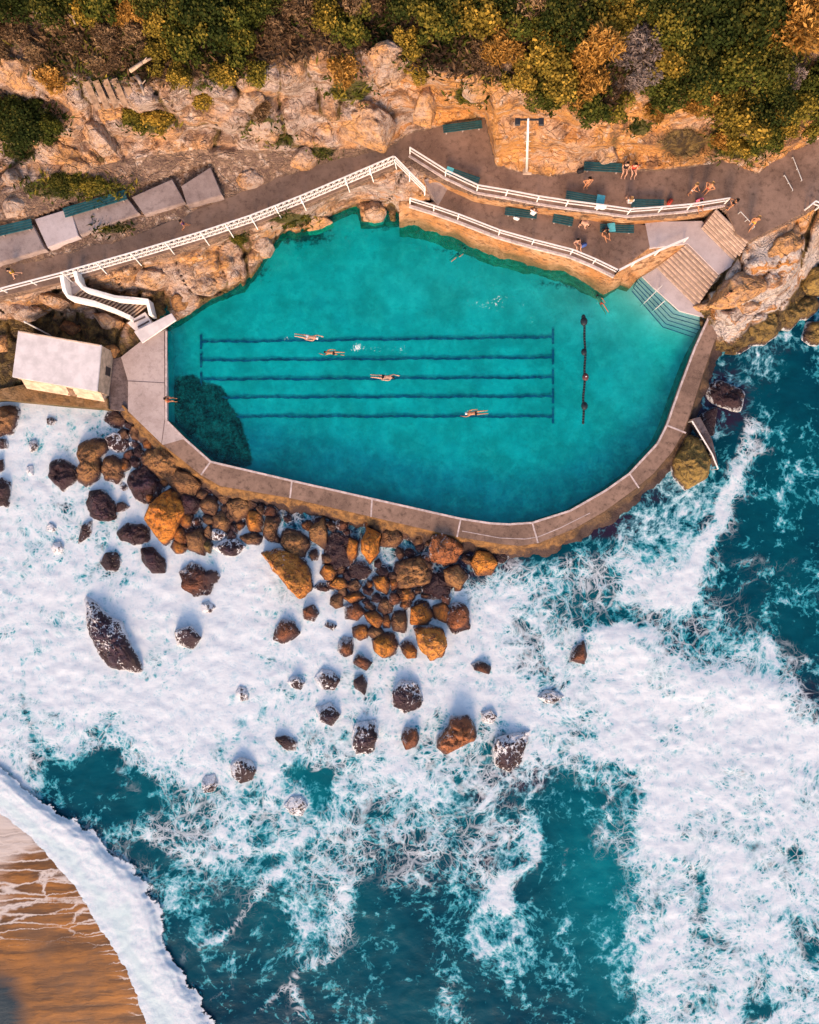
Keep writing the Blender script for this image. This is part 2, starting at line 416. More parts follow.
def mat_sand():
    t = NT('wet_sand'); c = t.co()
    rot = t.n('ShaderNodeMapping'); t.put(rot.inputs[0], c); rot.inputs['Rotation'].default_value = (0, 0, R(-33)); rot.inputs['Scale'].default_value = (.22, 1.7, 1)
    v = t.vadd(rot.outputs[0], t.vmul(t.vadd(t.noise(c, .4, 4, .6, True), (-.5, -.5, -.5)), (.5, 1.2, 0)))
    wsh, dk, _ = t.rgb(t.attr('sand'))[:3]
    s1 = t.noise(v, .8, 7, .7); n2 = t.noise(c, .35, 5, .6); n3 = t.noise(c, 4, 5, .7)
    a = t.mix(t.sm(s1, .36, .66), (.12, .052, .018), (.43, .165, .03))
    a = t.mix(t.mul(t.sm(n2, .42, .7), .6), a, (.17, .085, .04))
    a = t.mix(t.sm(t.add(dk, t.mul(t.sub(s1, .5), .7)), .35, .75), a, (.012, .03, .042))
    st = t.vor(t.vadd(v, t.vmul(t.noise(c, .9, 4, .6, True), (.5, .9, 0))), .85)
    ln = t.mul(t.sm(st, t.mul(wsh, .24), 0.0), t.sm(t.add(n3, t.mul(wsh, .4)), .42, .62))
    wash = t.mx(ln, t.sm(t.add(t.mul(s1, .7), t.mul(wsh, .95)), 1.0, 1.35))
    a = t.mix(t.clamp(t.mul(wash, t.sm(wsh, .05, .35))), a, (.68, .56, .48))
    M['sand'] = t.done(t.bsdf(a, .42, t.bump(t.add(s1, t.mul(n3, .3)), .4, .1), .35))
mat_sand()

def mat_pool():
    t = NT('pool_water'); c = t.co()
    foam_glint, sh, _ = t.rgb(t.attr('foam'))[:3]
    w1 = t.vadd(c, t.vmul(t.vadd(t.noise(c, .8, 4, .6, True), (-.5, -.5, -.5)), (1.2, 1.2, 0)))
    n1 = t.noise(c, .14, 4, .55); n2 = t.noise(w1, .9, 6, .68); n3 = t.noise(w1, 4.2, 5, .65)
    e = t.vor(w1, 1.5)
    ca = t.mul(t.sm(e, .16, 0), t.sm(n2, .45, .65))  # caustic-like light mottles, painted into the water tint
    body = t.mix(t.sm(n1, .3, .7), (.0, .46, .50), (.0, .54, .57))
    body = t.mix(t.sm(n2, .35, .68), body, (.01, .64, .64))
    body = t.mix(t.mul(ca, .25), body, (.08, .42, .42))
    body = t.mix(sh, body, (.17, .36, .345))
    dif = t.n('ShaderNodeBsdfDiffuse'); t.put(dif.inputs[0], body)
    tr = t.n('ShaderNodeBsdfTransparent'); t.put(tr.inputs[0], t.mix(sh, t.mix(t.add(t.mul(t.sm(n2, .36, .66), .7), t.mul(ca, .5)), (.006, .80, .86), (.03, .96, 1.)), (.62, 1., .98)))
    m1 = t.n('ShaderNodeMixShader'); t.put(m1.inputs[0], t.add(t.sm(n3, .35, .68, .01, .09), t.sm(n2, .4, .68, .0, .06))); t.put(m1.inputs[1], tr.outputs[0]); t.put(m1.inputs[2], dif.outputs[0])
    rip = t.add(t.mul(n2, .8), t.mul(n3, .3))
    nrm = t.bump(rip, .5, .12)
    gl = t.n('ShaderNodeBsdfGlossy'); t.put(gl.inputs['Roughness'], .12); t.put(gl.inputs['Normal'], nrm)
    lw = t.n('ShaderNodeLayerWeight'); lw.inputs[0].default_value = .5; t.put(lw.inputs[1], nrm)
    frs = t.add(t.mul(t.math('POWER', lw.outputs['Facing'], 5.0), .9), .02)
    m2 = t.n('ShaderNodeMixShader'); t.put(m2.inputs[0], frs); t.put(m2.inputs[1], m1.outputs[0]); t.put(m2.inputs[2], gl.outputs[0])
    fm = t.sm(t.add(foam_glint, t.add(t.mul(t.sub(n3, .5), 1.1), t.mul(t.sub(n2, .5), .7))), .42, .62)
    fd = t.n('ShaderNodeBsdfDiffuse'); t.put(fd.inputs[0], (.72, .78, .79))
    m3 = t.n('ShaderNodeMixShader'); t.put(m3.inputs[0], t.mul(fm, t.sm(foam_glint, .02, .15))); t.put(m3.inputs[1], m2.outputs[0]); t.put(m3.inputs[2], fd.outputs[0])
    M['pool_water'] = t.done(m3.outputs[0])
    t = NT('pool_floor'); c = t.co()
    dk, sh, _ = t.rgb(t.attr('floor'))[:3]
    n1 = t.noise(c, .3, 5, .6); n2 = t.noise(c, 1.8, 6, .7)
    a = t.mix(t.sm(n1, .35, .65), (.44, .45, .43), (.29, .325, .30))
    a = t.mix(t.mul(t.sm(n2, .5, .72), .5), a, (.21, .26, .235))
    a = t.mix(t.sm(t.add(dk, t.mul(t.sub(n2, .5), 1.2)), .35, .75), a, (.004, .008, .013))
    M['pool_floor'] = t.done(t.bsdf(a, .9, None, .1))
mat_pool()

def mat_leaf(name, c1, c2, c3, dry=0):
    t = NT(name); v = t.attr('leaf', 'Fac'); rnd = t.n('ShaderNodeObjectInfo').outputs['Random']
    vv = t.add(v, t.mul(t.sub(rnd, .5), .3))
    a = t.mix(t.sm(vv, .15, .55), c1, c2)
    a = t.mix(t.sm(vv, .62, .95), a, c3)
    d = t.n('ShaderNodeBsdfDiffuse'); t.put(d.inputs[0], a)
    tl = t.n('ShaderNodeBsdfTranslucent'); t.put(tl.inputs[0], t.mix(.5, a, (.12, .10, .02), 'ADD'))
    m = t.n('ShaderNodeMixShader'); m.inputs[0].default_value = .22
    t.put(m.inputs[1], d.outputs[0]); t.put(m.inputs[2], tl.outputs[0])
    M[name] = t.done(m.outputs[0])
mat_leaf('leaf_dark', (0.007, 0.013, 0.006), (0.032, 0.044, 0.012), (0.122, 0.104, 0.022))
mat_leaf('leaf_green', (0.012, 0.022, 0.007), (0.071, 0.081, 0.017), (0.244, 0.183, 0.032))
mat_leaf('leaf_olive', (0.027, 0.024, 0.010), (0.183, 0.134, 0.024), (0.464, 0.287, 0.049))
mat_leaf('leaf_golden', (0.134, 0.067, 0.018), (0.329, 0.165, 0.037), (0.586, 0.317, 0.085))
mat_leaf('leaf_grey', (0.085, 0.063, 0.056), (0.201, 0.152, 0.134), (0.317, 0.250, 0.220))
mat_leaf('leaf_dry', (0.049, 0.029, 0.020), (0.152, 0.091, 0.051), (0.329, 0.207, 0.110))
# ================================================================== terrain
def ip(tab):
    xs, ys = zip(*tab); return lambda x: np.interp(x, xs, ys)
ZP = 5.45          # level of the cliff path and the upper terrace
ZL = 3.5           # level of the lower terrace
ZW = 1.0           # pool water
ZD = 1.4           # pool walkway and deck
cliff_top_y = ip([(-300,70),(0,55),(40,68),(80,80),(150,84),(230,82),(270,70),(330,52),(400,56),(440,76),(500,78),(540,92),(600,106),(640,92),(680,100),(720,112),(760,140),(819,118),(1100,40)])
cliff_top_z = ip([(-300,13),(0,12.5),(250,13),(330,14),(560,13.5),(620,12.5),(700,10.6),(760,8.3),(819,8),(1100,9)])
foot_y = ip([(-300,240),(0,196),(50,178),(100,166),(150,156),(200,150),(280,152),(330,150),(386,149),(410,133),(441,126),(455,122),(485,118),(496,166),(520,172),(548,177),(590,170),(660,170),(717,163),(758,173),(785,157),(819,139),(1100,60)])
foot_z = ip([(-300,7.4),(250,7.2),(330,6.2),(386,5.6),(500,ZP),(1100,ZP)])
inner_y = ip([(-300,340),(0,271),(49,260),(73,253),(142,236),(222,202),(280,178),(330,162),(386,150.5),(410,134),(441,127),(455,123),(485,119.5),(497,167.5),(520,173.5),(548,178.5),(590,171.5),(660,171.5),(717,164.5),(758,174.5),(785,158.5),(819,140.5),(1100,62)])
outer_y = ip([(-300,372),(0,299),(60,283),(200,246),(300,209),(395,168),(410,164),(446,183),(478,198),(540,209),(600,216),(630,220),(690,216),(730,211),(747,242),(803,214),(819,204),(1100,110)])
bank_mid_y = ip([(-300,400),(0,314),(40,304),(80,296),(115,300),(140,300),(165,296),(190,280),(230,258),(270,232),(300,222),(350,193),(395,190),(420,195),(446,195),(690,232),(700,262),(735,300),(760,290),(785,276),(819,232),(1100,140)])
bank_mid_z = ip([(-300,3.8),(60,3.4),(78,2.8),(115,2.1),(150,1.4),(168,1.6),(190,3.0),(300,3.0),(350,3.6),(395,4.2),(430,3.9),(446,0),(690,0),(705,1.5),(735,3.6),(780,4.0),(1100,4)])
foot2_y = ip([(-300,430),(0,330),(20,318),(60,312),(90,330),(110,345),(130,342),(165,328),(190,314),(212,298),(245,285),(256,272),(272,247),(288,231),(296,234),(317,225),(336,215),(351,208),(358,207),(361,222),(399,221),(437,231),(446,226),(690,245),(700,300),(715,318),(735,320),(760,306),(785,292),(819,246),(1100,150)])
foot2_z = ip([(-300,1.3),(165,1.25),(170,.9),(440,.9),(446,-1),(690,-1),(700,1.3),(735,2.4),(780,2.4),(1100,2.2)])
def terrain_z(u, v):
    u = np.asarray(u, float); v = np.asarray(v, float)
    ys = [np.full_like(u, -2600.), np.full_like(u, -200.), cliff_top_y(u)]
    zs = [np.full_like(u, 40.), np.full_like(u, 19.), cliff_top_z(u)]
    ct, cz, fy, fz = ys[2], zs[2], foot_y(u), foot_z(u)
    # broken ledges of the cliff face wander along it
    wob = .16 * fbm(u * .02, 3.3, 0, 3)
    for fr, zr in ((.22, .16), (.34, .46), (.62, .58), (.74, .88)):
        ys.append(ct + (fy - ct) * np.clip(fr + wob, .05, .95)); zs.append(cz + (fz - cz) * np.clip(zr + .10 * pn(u * .03, 7.7 + fr * 9, 0), .05, .97))
    ys += [fy, inner_y(u), outer_y(u), bank_mid_y(u), foot2_y(u)]
    zs += [fz, np.full_like(u, ZP - .06), np.full_like(u, ZP - .12), bank_mid_z(u), foot2_z(u)]
    left = sstep(172, 166, u); right = sstep(690, 700, u)
    ys.append(ys[-1] + np.where(u < 169, np.maximum(396 - ys[-1], 3), 10 + 22 * right)); zs.append(np.where(u < 169, .95, -.6 * (1 - right) - 1.6 * (1 - right) + .35 * right))
    ys.append(ys[-1] + np.where(u < 169, 14, 18)); zs.append(np.full_like(u, -2.6))
    ys.append(np.full_like(u, 5000.)); zs.append(np.full_like(u, -3.))
    Y = np.stack(ys); Z = np.stack(zs)
    for k in range(1, len(Y)): Y[k] = np.maximum(Y[k], Y[k-1] + .6)
    z = np.full_like(u, 40.)
    for k in range(len(Y) - 1):
        t = (v - Y[k]) / (Y[k+1] - Y[k])
        z = np.where((t >= 0) & (t <= 1), Z[k] + (Z[k+1] - Z[k]) * np.clip(t, 0, 1), z)
    z = np.where(v > 5000, -3., z)
    return z, Y
GREEN = [(28,126,44,24),(150,123,26,13),(60,188,42,12),(108,228,26,6),(240,239,14,6),(292,219,26,7),(262,128,22,14),(100,190,40,8),(20,150,20,12),(282,140,16,8),(320,152,16,7),(740,140,40,24),(640,128,14,10),(350,90,26,14),(470,95,20,12)]
def build_terrain():
    us = np.concatenate([[-9000,-4000,-1500,-800,-500,-320,-220], np.arange(-160, 980, 2.2), [1000,1060,1150,1300,1600,2400,5000,10000]])
    vs = np.concatenate([[-2600,-1800,-1200,-800,-560,-400,-300,-230,-180,-140], np.arange(-110, 430, 2.0)])
    U, V = np.meshgrid(us, vs)
    Z, Y = terrain_z(U, V)
    s = (H - Z) / F; X0 = (U - CX) * s; Y0 = (CY - V) * s
    ct, fy, inn, out, bm_, f2 = Y[2], Y[7], Y[8], Y[9], Y[10], Y[11]
    inface = sstep(-14, 6, V - ct) * sstep(5, -7, V - fy)
    bank = sstep(-1, 6, V - out) * np.where((U > 450) & (U < 690), 0, 1)
    rock = np.clip(np.maximum(inface, bank), 0, 1)
    dirt = sstep(-4, 4, V - fy) * sstep(3, -3, V - inn)
    rock = np.maximum(rock, dirt * np.where(U < 300, .42, .3))
    hill = sstep(6, -14, V - ct)
    rock = np.maximum(rock, hill * (.30 + .28 * fbm(X0 * .12, Y0 * .12, 3)))
    green = hill * (.35 + .5 * fbm(X0 * .3, Y0 * .3, 9, 3))
    for x, y, a, b in GREEN:
        green = np.maximum(green, sstep(1.25, .6, np.hypot((U - x) / a, (V - y) / b)) * .8)
    onpath = sstep(-1.5, .5, V - inn) * sstep(.5, -1.5, V - out)
    rough = np.clip(rock * 1.1 - .1, 0, 1) * (1 - onpath) * (1 - dirt * .75) * (1 - .68 * inface * sstep(330, 430, U)) * (1 - .3 * inface)
    # blocky stone: terraced noise, fine noise
    n = fbm(X0 * .16, Y0 * .16, Z * .25, 4)
    q = n * 5; st = (np.floor(q) + sstep(.30, .70, q - np.floor(q))) / 5
    cell = np.abs(fbm(X0 * .42, Y0 * .42, Z * .5, 3))
    Z = Z + rough * (st * .9 + (cell - .28) * .5 + .14 * fbm(X0 * 1.1, Y0 * 1.1, Z * 1.3, 3)) * np.where(V > f2 - 8, .5, 1)
    bed = 1.25; zo = Z + .7 * fbm(X0 * .07, Y0 * .05, 2, 3); fr = zo / bed - np.floor(zo / bed)
    zq = bed * (np.floor(zo / bed) + sstep(.12, .58, fr)) - (zo - Z)
    Z = Z + rough * np.where(inface > .2, .85, .5) * (zq - Z)
    crev = sstep(.07, .0, np.abs(pn(X0 * .22, Y0 * .10, Z * .08))) + .7 * sstep(.06, .0, np.abs(pn(X0 * .45 + 30, Y0 * .3, Z * .1)))
    Z = Z - rough * .62 * crev
    Z = Z + hill * .5 * fbm(X0 * .25, Y0 * .25, 0, 4) + dirt * .16 * fbm(X0 * .6, Y0 * .6, 1, 4)
    Z = np.where(inpoly(U, V, [(-60,225),(30,220),(66,205),(128,190),(175,174),(212,162),(226,197),(146,218),(78,240),(46,252),(-60,282)]), np.minimum(Z, 5.9), Z)
    Z = np.where(inpoly(U, V, [(640,224),(700,214),(716,206),(746,239),(733,262),(718,273),(700,306),(640,282)]), np.minimum(Z, .6), Z)
    wet = sstep(2.0, .7, Z + .5 * fbm(X0 * .4, Y0 * .4, 2, 3)) * (V > 200)
    wet = np.maximum(wet, ((U < 118) & (V > 318)) * .75)
    for x, y, a, b, k in [(684,143,27,17,1.2),(615,140,8,16,.6),(262,110,16,14,.5),(470,118,14,10,.55),(255,100,12,8,.4),(345,95,14,12,.45),(300,110,16,12,.4),(110,170,60,10,.3)]:  # stained hollow and other darker patches of the cliff face
        wet = np.maximum(wet, k * np.exp(-((U - x) / a) ** 2 - ((V - y) / b) ** 2))
    wet = np.maximum(wet, .95 * rough * crev * (V < f2))  # crevice shade painted in through the wet channel
    grid_mesh('terrain', U, V, Z, M['terrain'], attrs=dict(mask=np.stack([rock, green, wet], -1)))['kind'] = 'structure'
build_terrain()
def ground(px, py):
    return float(terrain_z(np.array([float(px)]), np.array([float(py)]))[0][0])

# ================================================================== pool
POOL = [(167,325),(167,395),(167,420),(185,438),(211,461),(292,480),(372,498),(461,518),(490,522.5),(508,523.5),(532,522),(570,510),(605,490),(629,473),(642,459),(657,443),(666,425),(680,385),(694,348),(708,317)]
OUTER = [(128,411),(162,444),(201,475),(220,486),(290,498),(372,517),(458,537),(500,544),(520,546),(539,543),(574,529),(605,511),(635,489),(653,474),(672,452),(683,433),(691,411),(703,374),(714,343),(727,315)]
NORTH = [(708,317),(640,276),(600,284),(540,268),(470,242),(430,226),(399,214),(361,214),(351,198),(336,205),(300,215),(288,220),(262,240),(250,262),(235,275),(205,290),(180,306),(167,318)]
# ================================================================== sea
FO = """
8 8 8 8 7 6 5 5  2 2 2 2 2 2 2 2  1 1 1 1 1 1 1 1  1 1 1 2 1 2 1 1
8 7 8 8 8 7 5 4  2 2 2 2 2 2 2 2  1 1 1 1 1 1 1 1  1 1 1 1 1 2 1 1
8 8 8 8 8 7 5 4  3 3 3 2 2 2 2 2  1 1 1 1 1 1 1 1  1 1 1 1 2 2 1 1
8 8 8 8 8 8 7 5  5 5 4 3 3 3 3 3  2 1 1 1 1 1 1 1  1 2 2 1 2 2 1 1
9 8 8 8 8 8 8 7  7 7 6 5 4 3 3 3  2 2 1 1 1 1 1 1  1 2 2 3 3 1 1 1
9 8 8 8 8 8 8 8  9 9 8 8 6 5 4 4  3 2 2 1 1 1 1 2  2 2 3 4 2 1 1 1
9 9 8 9 8 8 9 8  9 9 9 9 9 7 6 6  4 4 3 4 5 4 5 5  5 5 5 4 2 2 2 2
9 9 9 9 9 9 9 9  9 9 9 9 9 9 8 8  7 7 8 8 6 4 4 4  6 6 5 3 2 2 2 2
9 8 8 9 9 9 9 9  9 9 9 9 9 9 9 9  8 9 9 9 6 6 4 3  2 5 4 4 4 4 2 2
9 9 9 9 9 9 8 8  9 9 8 9 9 9 9 9  9 9 9 9 8 7 6 8  9 6 5 4 3 4 4 2
9 9 9 9 9 9 9 8  9 9 8 9 8 9 9 9  9 8 9 9 8 6 7 9  9 9 8 8 5 4 4 3
9 8 9 9 9 9 9 9  9 8 8 8 8 8 8 8  9 9 9 8 8 6 8 9  9 9 9 9 9 8 8 4
9 8 8 8 8 8 9 9  9 8 7 8 8 9 8 8  8 8 8 7 8 8 8 8  9 9 9 9 9 9 9 8
9 7 7 6 6 7 8 9  8 7 7 7 8 8 8 8  8 8 7 5 6 6 7 7  9 9 9 9 9 9 9 9
9 5 2 3 3 5 6 8  6 8 8 5 3 6 8 7  6 7 6 6 4 4 4 5  5 8 9 9 9 9 9 9
8 4 2 4 3 3 4 7  7 6 7 5 4 6 5 5  5 4 5 5 3 2 2 3  4 8 9 9 9 9 9 9
7 9 5 4 4 5 6 6  7 6 5 5 6 6 4 6  6 5 5 6 5 2 1 4  5 9 9 9 8 8 9 9
4 9 9 9 4 3 3 5  7 6 3 4 6 5 5 4  6 5 5 4 4 2 2 4  5 9 9 9 9 7 8 8
3 5 9 9 8 4 4 5  4 4 4 4 5 6 3 5  5 4 5 6 3 1 1 2  4 8 8 8 9 8 8 8
3 3 6 9 9 8 3 3  3 4 3 4 4 5 2 2  2 2 3 6 2 2 1 2  4 7 8 7 9 8 8 8
2 2 3 8 9 8 3 3  4 3 3 3 3 5 1 1  2 2 3 2 3 1 1 1  5 8 9 7 9 8 7 8
0 2 2 4 9 9 2 4  3 2 3 4 4 3 1 2  2 1 3 4 2 1 1 1  3 8 8 7 8 8 7 6
0 1 2 2 8 9 7 2  2 2 2 3 3 2 1 1  1 4 2 1 1 0 0 1  4 7 7 8 7 7 7 7
0 1 1 2 5 9 9 4  2 2 3 4 3 1 1 1  1 4 3 2 1 0 0 1  3 7 6 7 6 6 7 6
"""
T = np.array([[int(d) for d in r.split()] for r in FO.strip().splitlines()], float)
T[12:, :23] -= 1.0; T[14:, 23:] -= .9; T[5:12, :20] -= .45; T[8:12, 23:] -= .35
T = np.clip(T, 0, 9)
def table(Tb, u, v, x0=12.8, y0=413., dx=25.6, dy=26.):
    a = np.clip((u - x0) / dx, 0, Tb.shape[1] - 1.001); b = np.clip((v - y0) / dy, 0, Tb.shape[0] - 1.001)
    i, j = np.floor(a).astype(int), np.floor(b).astype(int); fa, fb = a - i, b - j
    fa = fa * fa * (3 - 2 * fa); fb = fb * fb * (3 - 2 * fb)
    return (Tb[j, i] * (1 - fa) + Tb[j, i + 1] * fa) * (1 - fb) + (Tb[j + 1, i] * (1 - fa) + Tb[j + 1, i + 1] * fa) * fb
# streaks and rims of foam: polyline, half width, strength (+ adds foam, - clears it)
STREAKS = [
 ([(757,428),(748,440),(744,462),(736,485),(724,500),(716,520),(700,535),(694,560),(684,580),(672,598)], 9, .55),
 ([(745,420),(752,432),(770,430)], 4, .4), ([(770,450),(758,448),(752,440)], 4, .35),
 ([(742,495),(758,492)], 3, .3), ([(624,540),(630,560),(645,580),(665,585),(680,590)], 9, .3),
 ([(620,590),(650,605),(680,592)], 12, .35), ([(700,580),(740,566),(775,560)], 5, .2), ([(735,600),(755,580),(790,560)], 4, .2),
 ([(655,490),(668,470),(700,508)], 5, .22), ([(640,510),(700,512)], 3, .2),
 ([(602,634),(622,628),(645,634),(668,652),(684,672),(700,682),(735,674),(762,684),(795,688),(808,705)], 8, .5),
 ([(740,650),(745,668)], 6, .3), ([(775,645),(770,680)], 5, .3), ([(790,640),(810,655)], 4, .25), ([(795,660),(819,655)], 5, .25),
 ([(205,950),(225,930),(245,910),(270,880),(290,862)], 4, .45), ([(150,835),(175,850),(205,862),(240,852),(275,850),(300,840)], 8, .3),
 ([(300,925),(330,930),(340,950),(325,965),(305,970),(292,985),(300,1015)], 5, .5), ([(285,990),(265,1003)], 3, .4), ([(305,930),(300,965),(320,960)], 2.5, .3),
 ([(335,870),(345,885),(335,905),(342,930)], 7, .35), ([(210,1000),(235,985),(232,955)], 3, .3),
 ([(520,842),(536,838),(534,858),(523,870),(508,878),(500,892),(502,912)], 4, .5), ([(478,862),(484,880),(496,888),(506,876)], 3, .4), ([(476,850),(500,836),(520,832)], 3, .4),
 ([(503,915),(518,930),(512,942),(495,950),(478,955)], 3.5, .4), ([(468,940),(476,920),(490,905)], 2.5, .25), ([(530,905),(544,890),(556,878),(568,850)], 2.5, .35), ([(555,880),(570,868),(576,850)], 2.5, .25),
 ([(495,905),(505,895),(510,910)], 10, .25), ([(425,940),(445,960),(440,985),(455,1000),(465,1024)], 6, .25), ([(585,835),(600,830),(612,840)], 4, .2),
 ([(602,772),(612,790),(604,806),(612,822)], 2.5, .35), ([(625,930),(632,916),(645,912)], 4, .3), ([(628,935),(640,950),(660,945)], 4, .3), ([(628,975),(640,980),(655,972)], 3.5, .35),
 ([(645,1015),(660,990),(680,985)], 3, .25), ([(480,808),(496,790),(515,775),(540,775)], 3, .45), ([(520,808),(540,785),(546,770)], 2.5, .5),
 ([(445,775),(460,790),(478,782),(492,795),(478,806)], 3, .4), ([(430,800),(440,780),(436,765)], 3, .35),
 ([(700,880),(703,910)], 7, -.35), ([(790,915),(812,950)], 11, -.4), ([(700,935),(730,945)], 6, -.28), ([(750,850),(758,846)], 6, -.3), ([(795,850),(800,860)], 9, -.3), ([(745,1015),(780,1005)], 9, -.4), ([(705,1010),(715,990)], 7, -.35), ([(760,960),(765,1000)], 6, -.25), ([(750,985),(748,1005)], 5, -.3),
 ([(45,760),(60,780),(50,800)], 13, -.3), ([(90,762),(120,755)], 9, -.4), ([(85,790),(100,770)], 9, -.35), ([(135,770),(150,785),(145,800)], 9, -.3), ([(60,805),(130,812)], 9, -.3),
 ([(300,772),(325,780)], 9, -.45), ([(318,800),(325,790)], 8, -.3), ([(25,625),(28,640),(42,655)], 4, -.35), ([(28,660),(26,710),(34,740),(32,752)], 3.5, -.3), ([(95,735),(108,722)], 8, -.22),
 ([(455,780),(465,795)], 7, -.3), ([(250,795),(262,785)], 7, -.3), ([(565,725),(590,735)], 5, -.2), ([(535,640),(550,660),(545,690)], 7, -.2), ([(515,615),(535,640)], 7, -.25), ([(580,755),(600,765)], 6, -.2),
 ([(240,770),(250,778)], 5, -.25), ([(20,600),(28,560)], 10, -.1), ([(190,815),(215,790)], 6, -.15), ([(30,440),(38,452)], 7, -.3), ([(88,425),(92,415)], 5, -.25), ([(50,530),(58,548)], 6, -.25), ([(80,575),(95,565)], 6, -.2),
]
BRIGHT = [(610,905,60,90,.75),(575,850,50,40,.25),(250,850,120,90,.35),(300,780,60,50,.5),(330,930,60,60,.3),(110,780,90,50,.22),(460,780,60,50,.45),(790,520,70,160,.22),(560,600,60,40,.3),(440,1000,60,60,.25),(570,760,60,40,.5),(720,920,120,120,.5),(630,560,60,40,.2)]
PURPLE = [(520,770,45,35,.75),(490,795,40,28,.6),(720,400,40,45,.75),(600,525,80,18,.8),(660,492,60,22,.6),(470,560,70,22,.8),(690,420,40,40,.6),(550,697,22,16,.6),(455,848,40,18,.3),(490,860,18,14,.55),(760,350,60,20,.5),(525,640,40,40,.35),(812,690,16,24,.5),(335,548,70,28,.9),(200,480,90,40,.7),(410,585,70,40,.85),(430,800,30,20,.2),(740,370,60,50,.45)]
def build_sea():
    us = np.concatenate([[-60000,-12000,-4000,-1500,-700,-350,-180], np.arange(-100, 922, 2.3), [1000,1150,1500,2500,5000,13000,60000]])
    vs = np.concatenate([[-200,60,120], np.arange(160, 1110, 2.3), [1180,1300,1600,2500,5000,13000,60000]])
    U, V = np.meshgrid(us, vs)
    jx = 12 * fbm(U * .018, V * .018, 1, 4, .65); jy = 12 * fbm(U * .018, V * .018, 5, 4, .65)
    d = table(T, U + jx, V + jy) / 9.
    for pl, w, k in STREAKS:
        if k > 0 and w != 9: k *= .62
        m = (U > min(p[0] for p in pl) - 60) & (U < max(p[0] for p in pl) + 60) & (V > min(p[1] for p in pl) - 60) & (V < max(p[1] for p in pl) + 60)
        dd = polydist(U[m] + jx[m] * .45, V[m] + jy[m] * .45, pl)
        d[m] += k * np.exp(-(dd / w) ** 2)
    edge = np.maximum(np.maximum(-U, U - 819), V - 1024)
    d = d * (1 - .55 * sstep(20, 400, edge)) * (1 - .6 * sstep(600, 3000, edge))
    br = .10 + .12 * fbm(U * .012, V * .012, 2, 3)
    for x, y, a, b, k in BRIGHT: br = br + k * np.exp(-((U - x) / a) ** 2 - ((V - y) / b) ** 2)
    pu = np.zeros_like(U)
    for x, y, a, b, k in PURPLE: pu = np.maximum(pu, k * np.exp(-(((U - x) / a) ** 2 + ((V - y) / b) ** 2) ** 1.5))
    d = np.clip(d, 0, 1); br = np.clip(br, 0, 1)
    near = sstep(900, 100, edge)
    Z = near * (.05 * fbm(U * .012, V * .02, 0, 4) + (.14 * d) * (.35 + .65 * np.abs(fbm(U * .05, V * .05, 4, 4))) + .05 * fbm(U * .06, V * .06, 8, 3))
    # the broken wave in the lower right stands above the trough before it
    crest = polydist(U, V, [(602,640),(645,645),(690,685),(760,690),(830,712)])
    Z += .18 * np.exp(-(crest / 20) ** 2) * (V > 600)
    Z = Z - .12 + .03 * sstep(0, 1, near)
    corner = polydist(U, V, [(-60,1100),(-20,900)])
    grid_mesh('sea', U, V, Z, M['sea'], keep=~(inpoly(U, V, POOL + NORTH) | (polydist(U, V, POOL + NORTH, True) < 7)), attrs=dict(foam=np.stack([d, br, pu], -1)))['kind'] = 'structure'
build_sea()

